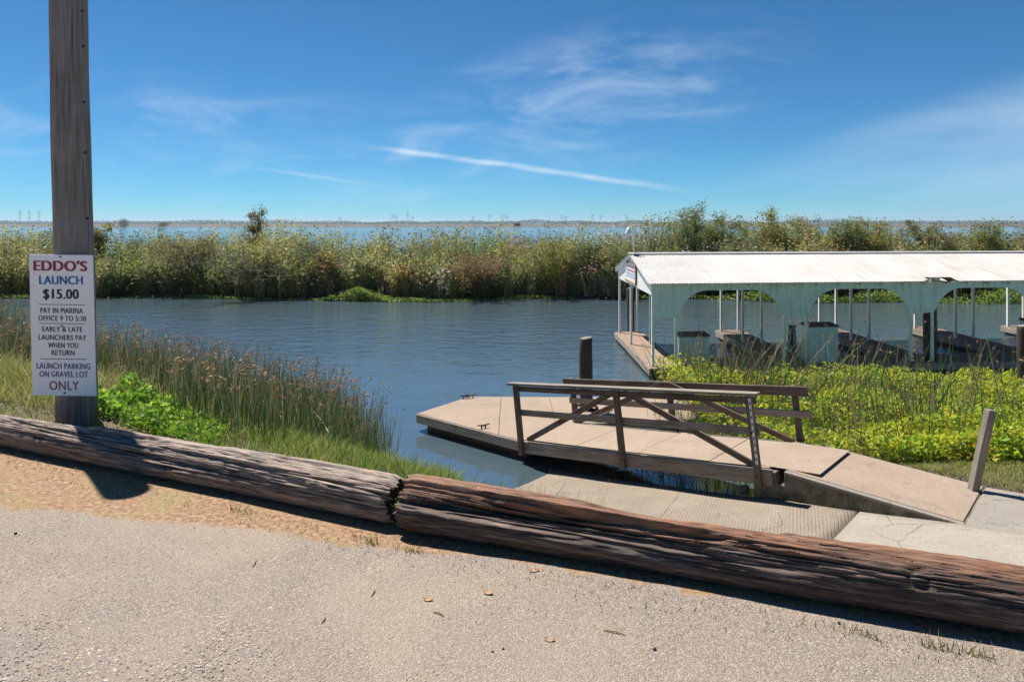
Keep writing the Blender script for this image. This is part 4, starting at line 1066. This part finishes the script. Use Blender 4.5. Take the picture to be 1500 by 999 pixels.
nl = 310000; k = rng.choice(n, nl, p=np.where(bushy[i], 1.0, .35) / np.where(bushy[i], 1.0, .35).sum()); f = 1 - rng.random(nl) ** 1.6 * .75
cen = base[k] + (top - base)[k] * f[:, None] + bend[k] * (f * f)[:, None] + rng.normal(0, .12, (nl, 3))
lv = leaves(cen, rng.uniform(.09, .24, nl), np.clip(ct[k] * rng.uniform(.7, 1.35, (nl, 1)), 0, .6), .5, .2)
plant('reed_thicket', [bl1, lv], M['leaf'], 'dense olive and straw thicket of reeds on the far bank', 'reeds')

def shrub(name, x, dy, h, w, cols, label, cat='shrub', nl=9000, sparse=False, group=None):
    y = float(ISL(x)) + dy; b0 = Vector((x, y, -2.15))
    o = thing(name, b0, label, cat, group)
    tr_ = MB(); tips = []
    nst = 9 if not sparse else 4
    for k in range(nst):
        an = rng.uniform(0, 2 * math.pi); rad = w * .5 * rng.uniform(.15, .95); hk = h * rng.uniform(.62, 1.0)
        p_, d_ = b0.copy(), Vector((math.cos(an) * rad / hk, math.sin(an) * rad / hk, 1))
        path = [p_ + Vector((0, 0, -.1))]
        for j in range(1, 6): path.append(b0 + Vector((d_.x * hk * (j / 5) ** 1.3, d_.y * hk * (j / 5) ** 1.3, hk * j / 5)) + Vector(rng.normal(0, .05, 3)))
        tr_.tube(path, [.045 * (1 - .75 * j / 5) * (1.5 if sparse else 1) for j in range(6)], 6)
        for q1 in path[2:]:
            for _ in range(4 if not sparse else 6):
                e_ = q1 + Vector((rng.normal(0, .26 * w / 2), rng.normal(0, .26 * w / 2), abs(rng.normal(.15, .22))))
                tr_.tube([q1, (q1 + e_) / 2 + Vector(rng.normal(0, .03, 3)), e_], [.016, .011, .005], 4, False); tips += [e_, (q1 + e_) / 2]
    tr_.build('stems' if not sparse else 'trunk', M['gang'], o)
    tips = np.array([tuple(t) for t in tips]); i = rng.integers(0, len(tips), nl)
    cen = tips[i] + rng.normal(0, .15 if not sparse else .12, (nl, 3)) * np.array([1, 1, 1.1])
    cc = pal(nl, cols, .22); shade_i = rng.uniform(.75, 1.25, len(tips)); cc *= shade_i[i][:, None]
    plant('crown' if sparse else 'foliage', [leaves(cen, rng.uniform(.09, .19, nl), np.clip(cc, .004, .6), .38, .3)], M['leaf'], None, None, None, o)
    return o
W1 = [(.20, .24, .07), (.27, .29, .10), (.14, .18, .055)]; W2 = [(.33, .30, .065), (.26, .26, .075), (.19, .21, .06)]; W3 = [(.24, .22, .085), (.30, .23, .11), (.17, .17, .07)]
SHR = [(11.2, 2.2, 4.75, 2.4, W1, 'tallest dark green willow shrub behind the left end of the boathouse'), (13.2, 3.5, 4.6, 2.4, W1, 'green willow shrub second from the left above the boathouse roof'),
       (15.6, 3.0, 4.7, 1.8, W2, 'yellow-green willow with a tall spike above the boathouse roof'), (17.6, 4.0, 4.3, 2.6, W2, 'broad yellowish willow shrub above the middle of the boathouse roof'),
       (20.1, 3.0, 4.5, 2.2, W1, 'olive willow shrub right of the broad yellowish one'), (22.3, 3.5, 4.4, 2.4, W2, 'yellowish willow shrub at the right end of the tall row'),
       (25.5, 3.5, 3.9, 2.6, W3, 'low brownish willow shrub above the broken roof edge'), (30.0, 4.0, 4.0, 2.6, W2, 'yellow-olive shrub near the right end of the roof'), (33.5, 4.0, 3.9, 2.4, W3, 'brownish shrub nearest the right picture edge'),
       (2.4, .7, 2.7, 3.0, W2, 'rounded yellow-green bush at the water left of the boathouse'), (5.4, .9, 3.0, 2.8, W1, 'dark green bush at the water just behind the boathouse sign'),
       (-14.2, .6, 2.5, 5.0, [(.11, .12, .06), (.15, .15, .08), (.08, .09, .05)], 'dark grey-green bush on the far bank right of the pole'), (-10.9, .6, 2.0, .9, YELL, 'small bright yellow bush on the far bank below the lone tree'),
       (-2.2, .5, 2.0, 3.0, RUST + W3, 'rusty brown bush at the far waterline in the middle'), (-19.0, 1.0, 2.8, 3.6, W3, 'olive brown bush on the far bank just right of the pole'), (-27.0, 4, 4.1, 1.2, YELL, 'yellowish bush left of the pole on the far bank')]
for a_ in SHR: shrub('willow_shrub', *a_[:3], a_[3] * 1.35, *a_[4:], group='shrubs on the far bank')
shrub('lone_tree', -17.9, 7.0, 4.85, 1.7, [(.19, .17, .05), (.15, .14, .045), (.24, .19, .06)], 'thin lone tree rising above the far bank thicket', 'tree', 3600, True)
# floating plants at the far waterline
def floaters(n, cx_, w_, d_, hh_):
    x = cx_ + rng.normal(0, w_ / 2.2, n); y = ISL(x) - .2 - rng.random(n) * d_
    z = WATER + .02 + rng.random(n) * hh_ * np.clip(1 - np.abs(x - cx_ + w_ * .2) / w_, .15, 1)
    return leaves(np.column_stack([x, y, z]), rng.uniform(.08, .17, n), pal(n, [(.16, .25, .04), (.22, .31, .06), (.10, .17, .03), (.30, .33, .10)]), .75, .3)
fp = [floaters(2600, -8.2, 2.2, 1.2, .75), floaters(1500, -5.2, 3.6, .9, .16), floaters(900, 1.2, 2.0, .5, .15), floaters(900, -29, 6, .7, .2), floaters(700, -16, 6, .5, .12),
      floaters(2600, 16, 4.5, 1.4, .7), floaters(2600, 21.5, 4.5, 1.4, .6), floaters(2600, 28, 4.5, 1.6, .8), floaters(900, 9.5, 3, .8, .4)]
plant('floating_plants', fp, M['leaf'], 'bright green floating plants along the far waterline', 'water plants')

# ------------------------------------------------------------------ far things
def far_tree(px, ytop, ybase, dist, w, label):
    p = PD(px, ybase, dist); h = (ybase - ytop) / 1000 * dist; p.z -= 1.0
    o = thing('far_tree', p, label, 'tree')
    mb = MB(); mb.tube([p, p + Vector((.1, 0, h * .6))], [.35, .15], 6); mb.build('trunk', M['pile'], o)
    n = 900; d = unit(rng.normal(size=(n, 3))) * rng.random((n, 1)) ** .4
    d *= 1 + .3 * np.sin(d[:, :1] * 9) * np.cos(d[:, 2:] * 7)
    cen = np.array(p) + np.array([0, 0, 1 + h * .6]) + d * np.array([w / 2, w / 2, h * .45])
    plant('crown', [leaves(cen, rng.uniform(.6, 1.3, n), pal(n, [(.06, .085, .03), (.09, .11, .04)]), .6, .2)], M['leaf'], None, None, None, o)
far_tree(181, 321, 333, 890, 13, 'small far tree on the levee right of the pole')
far_tree(240, 326, 333, 890, 15, 'low wide far tree on the levee left of the lone tree')
far_tree(757, 327, 333, 890, 9, 'single dark far tree on the levee near the middle')
far_tree(1331, 323, 332, 890, 8, 'single far tree on the levee above the boathouse roof')
n = 60000; x = rng.uniform(-3300, 3300, n); y = rng.uniform(2900, 3300, n)
hm = 9 + 15 * np.clip(np.array([mnoise.fractal(Vector((a * .004, 0, 3)), 1, 2, 4) for a in x]) + .35, 0, 1.4)
z = -1 + rng.random(n) * hm
plant('distant_woods', [leaves(np.column_stack([x, y, z]), rng.uniform(3, 6, n), pal(n, [(.07, .085, .05), (.10, .11, .06)]), .7, .1)], M['leaf'], 'long low line of woods on the far horizon', 'woods')
tm = plain('tower_steel', (.34, .36, .38), .5, .4)
def tower(px, ytop, dist, lab='thin steel transmission tower on the far horizon right of the pole'):
    p = PD(px, 329, dist); p.z = -1; h = CAM_H - (ytop - HOR) / 1000 * dist - p.z
    o = thing('transmission_tower', p, lab, 'tower', 'transmission towers on the far horizon')
    mb = MB()
    for sx_ in (-1, 1): mb.beam(p + Vector((sx_ * 4, 0, 0)), p + Vector((sx_ * .8, 0, h)), .5, .5)
    for k in range(5):
        f0, f1 = k / 5, (k + 1) / 5; w0, w1 = 4 - 3.2 * f0, 4 - 3.2 * f1
        mb.beam(p + Vector((-w0, 0, h * f0)), p + Vector((w1, 0, h * f1)), .3, .3); mb.beam(p + Vector((w0, 0, h * f0)), p + Vector((-w1, 0, h * f1)), .3, .3)
    mb.build('lattice', tm, o)
    mb = MB()
    for f in (.72, .84, .95): mb.beam(p + Vector((-8, 0, h * f)), p + Vector((8, 0, h * f)), .5, .6)
    mb.build('cross_arms', tm, o)
for px, lab in ((29, 'leftmost of the three transmission towers left of the pole'), (43, 'middle of the three transmission towers left of the pole'), (57, 'transmission tower nearest the pole on its left')): tower(px, 308, 2600, lab)
for px, yt in ((498, 318), (575, 313), (580, 316), (597, 311), (604, 317), (693, 317), (717, 314), (736, 314), (742, 316), (823, 315), (829, 317), (868, 314), (880, 316), (918, 315)):
    tower(px, yt, 2600)

# ------------------------------------------------------------------ loose stones, leaves and twigs on the lot
n = 15000; y = 2.3 + 3.9 * rng.random(n) ** 1.5; x = rng.uniform(-.8, .8, n) * y
coarse = np.clip(np.array([mnoise.noise(Vector((a * .9, b_ * .9, 1))) for a, b_ in zip(x, y)]) + np.clip((-x - .6) * .35, 0, .5) * (y < 3.6), 0, 1)
keep = (y < lin(LOGPTS, x) - .17) & (rng.random(n) < .35 + coarse); x, y, coarse = x[keep], y[keep], coarse[keep]; n = len(x)
s_ = rng.uniform(.0022, .0048, n) * (1 + .9 * coarse)
octv = np.array([(1, 0, 0), (0, 1, 0), (-1, 0, 0), (0, -1, 0), (0, 0, 1), (.62, .6, .55), (-.6, .62, .5), (-.6, -.62, .55), (.62, -.6, .5)])
octf = np.array([(0, 5, 4), (5, 1, 4), (1, 6, 4), (6, 2, 4), (2, 7, 4), (7, 3, 4), (3, 8, 4), (8, 0, 4), (0, 1, 5), (1, 2, 6), (2, 3, 7), (3, 0, 8)])
an = rng.uniform(0, 6.28, n); ca, sa = np.cos(an), np.sin(an)
sc3 = np.stack([s_ * rng.uniform(.8, 1.6, n), s_ * rng.uniform(.7, 1.1, n), s_ * rng.uniform(.4, .8, n)], 1)
L3 = octv[None] * sc3[:, None] * rng.uniform(.85, 1.15, (n, 9, 1))
Vp = np.stack([L3[..., 0] * ca[:, None] - L3[..., 1] * sa[:, None] + x[:, None], L3[..., 0] * sa[:, None] + L3[..., 1] * ca[:, None] + y[:, None], L3[..., 2] + .001 + (ground(x, y) * 0)[:, None]], -1)
Fp = (np.arange(n) * 9)[:, None, None] + octf[None]
tag(new_obj('loose_gravel', mesh_np('loose_gravel', Vp.reshape(-1, 3), Fp.reshape(-1, 3), np.repeat(pal(n, [(.40, .35, .30), (.30, .26, .22), (.50, .45, .39), (.22, .19, .17), (.44, .33, .24)]), 9, 0)), M['stone']),
    'loose fine gravel scattered over the paved lot', 'gravel', None, 'stuff')
def lot_pt(px, py): return P(px, py, CAM_H)
lm = plain('dry_leaf_brown', (.36, .22, .12), .8); lm2 = plain('dry_twig', (.30, .20, .12), .9); dk = plain('dark_pebble', (.03, .028, .03), .8)
for px, py, ln, lab in ((715, 869, .055, 'dry tan leaf on the lot'), (782, 836, .06, 'dry curled leaf nearest the red-brown log'), (627, 879, .05, 'reddish dry leaf left of the tan one'), (805, 938, .05, 'pale dry leaf low in the middle of the lot')):
    p = lot_pt(px, py); an_ = random.uniform(-.3, .3); mb = MB(); d_ = Vector((math.cos(an_), math.sin(an_), 0)); s2 = Vector((-d_.y, d_.x, 0))
    n5 = 6; low, high = [], []
    Vv, Fc = [], []
    for j in range(n5 + 1):
        f = j / n5; w_ = ln * .3 * math.sin(math.pi * (f * .94 + .03)) ** .7; zz = .002 + .005 * (2 * f - 1) ** 2
        Vv += [p + d_ * ln * (f - .5) - s2 * w_ + Vector((0, 0, zz + .003)), p + d_ * ln * (f - .5) + Vector((0, 0, zz)), p + d_ * ln * (f - .5) + s2 * w_ + Vector((0, 0, zz + .005))]
    for j in range(n5):
        for q in (0, 1): Fc.append((3 * j + q, 3 * j + q + 1, 3 * j + q + 4, 3 * j + q + 3))
    mb.add(Vv, Fc, [(0, 0, 0)] * len(Vv)); o = mb.build('dry_leaf', lm); tag(o, lab, 'leaf', 'dry leaves on the lot')
for (ax1, ay1, ax2, ay2, lab) in ((884, 924, 916, 931, 'thin brown twig on the lot right of centre'), (370, 831, 375, 820, 'pale bent twig left of centre on the lot'), (471, 914, 477, 904, 'pale upright-looking twig at the lower left middle'), (544, 874, 549, 863, 'short pale twig below the log joint'), (635, 897, 650, 903, 'small dark twig below the log joint')):
    p, q = lot_pt(ax1, ay1), lot_pt(ax2, ay2); mb = MB(); mb.tube([p + Vector((0, 0, .005)), (p + q) / 2 + Vector((.004, .004, .009)), q + Vector((0, 0, .006))], [.003, .004, .002], 6)
    tag(mb.build('twig', lm2 if 'pale' not in lab else M['grey_timber']), lab, 'twig', 'twigs on the lot')
for px, py, r_, lab in ((959, 952, .009, 'largest dark pebble on the lot'), (722, 955, .006, 'dark pebble left of the middle of the lot'), (737, 951, .006, 'dark pebble just right of another dark one'), (1229, 913, .007, 'dark pebble at the right below the log'), (23, 782, .009, 'dark pebble at the left edge of the paving')):
    p = lot_pt(px, py); rock('pebble', (p.x, p.y, r_ * .6), r_, lab, 'pebble', dk)
# small sprigs growing through the ramp and along the log
for px, py, h_, hd in ((810, 738, 3.55, .28), (915, 752, 3.3, .16)):
    p = P(px, py, h_); t_, u_ = ramp_tu(p.x, p.y); z0_ = ramp_z(t_); n = 40
    base = np.tile(np.array([[p.x, p.y, z0_]]), (5, 1)); top = base + np.column_stack([rng.normal(0, .05, (5, 2)), rng.uniform(.5, 1, 5) * hd])
    i = rng.integers(0, 5, n); f = rng.random(n); cen = base[i] + (top - base)[i] * f[:, None]
    plant('sprig', [blades(base, top, .006, pal(5, [(.15, .2, .05)]), np.zeros((5, 3)), 2), leaves(cen, .035, pal(n, [(.26, .30, .05), (.18, .24, .05)]), .45, .4)], M['leaf'],
          'yellowish weed sprig growing on the ramp' if px == 810 else 'tiny weed sprig on the ramp close to the log', 'weed', None)

# ------------------------------------------------------------------ haze: the air over the water and the far land
mb = MB(); X_, Y0_, Y1_, Z0_, Z1_ = 17000, -60, 12500, -7.0, 72.0
mb.hexa([(-X_, Y0_, Z0_), (X_, Y0_, Z0_), (X_, Y1_, Z0_), (-X_, Y1_, Z0_), (-X_, Y0_, Z1_), (X_, Y0_, Z1_), (X_, Y1_, Z1_), (-X_, Y1_, Z1_)])
hm_ = bpy.data.materials.new('pale_haze'); hm_.use_nodes = True; nt = hm_.node_tree; nt.nodes.clear()
pv = nt.nodes.new('ShaderNodeVolumePrincipled'); pv.inputs['Color'].default_value = (.70, .84, 1, 1); pv.inputs['Density'].default_value = .00010; pv.inputs['Anisotropy'].default_value = .2
ou = nt.nodes.new('ShaderNodeOutputMaterial'); nt.links.new(pv.outputs[0], ou.inputs['Volume'])
tag(mb.build('haze', hm_), 'thin pale haze over the far shore', 'haze', None, 'stuff')
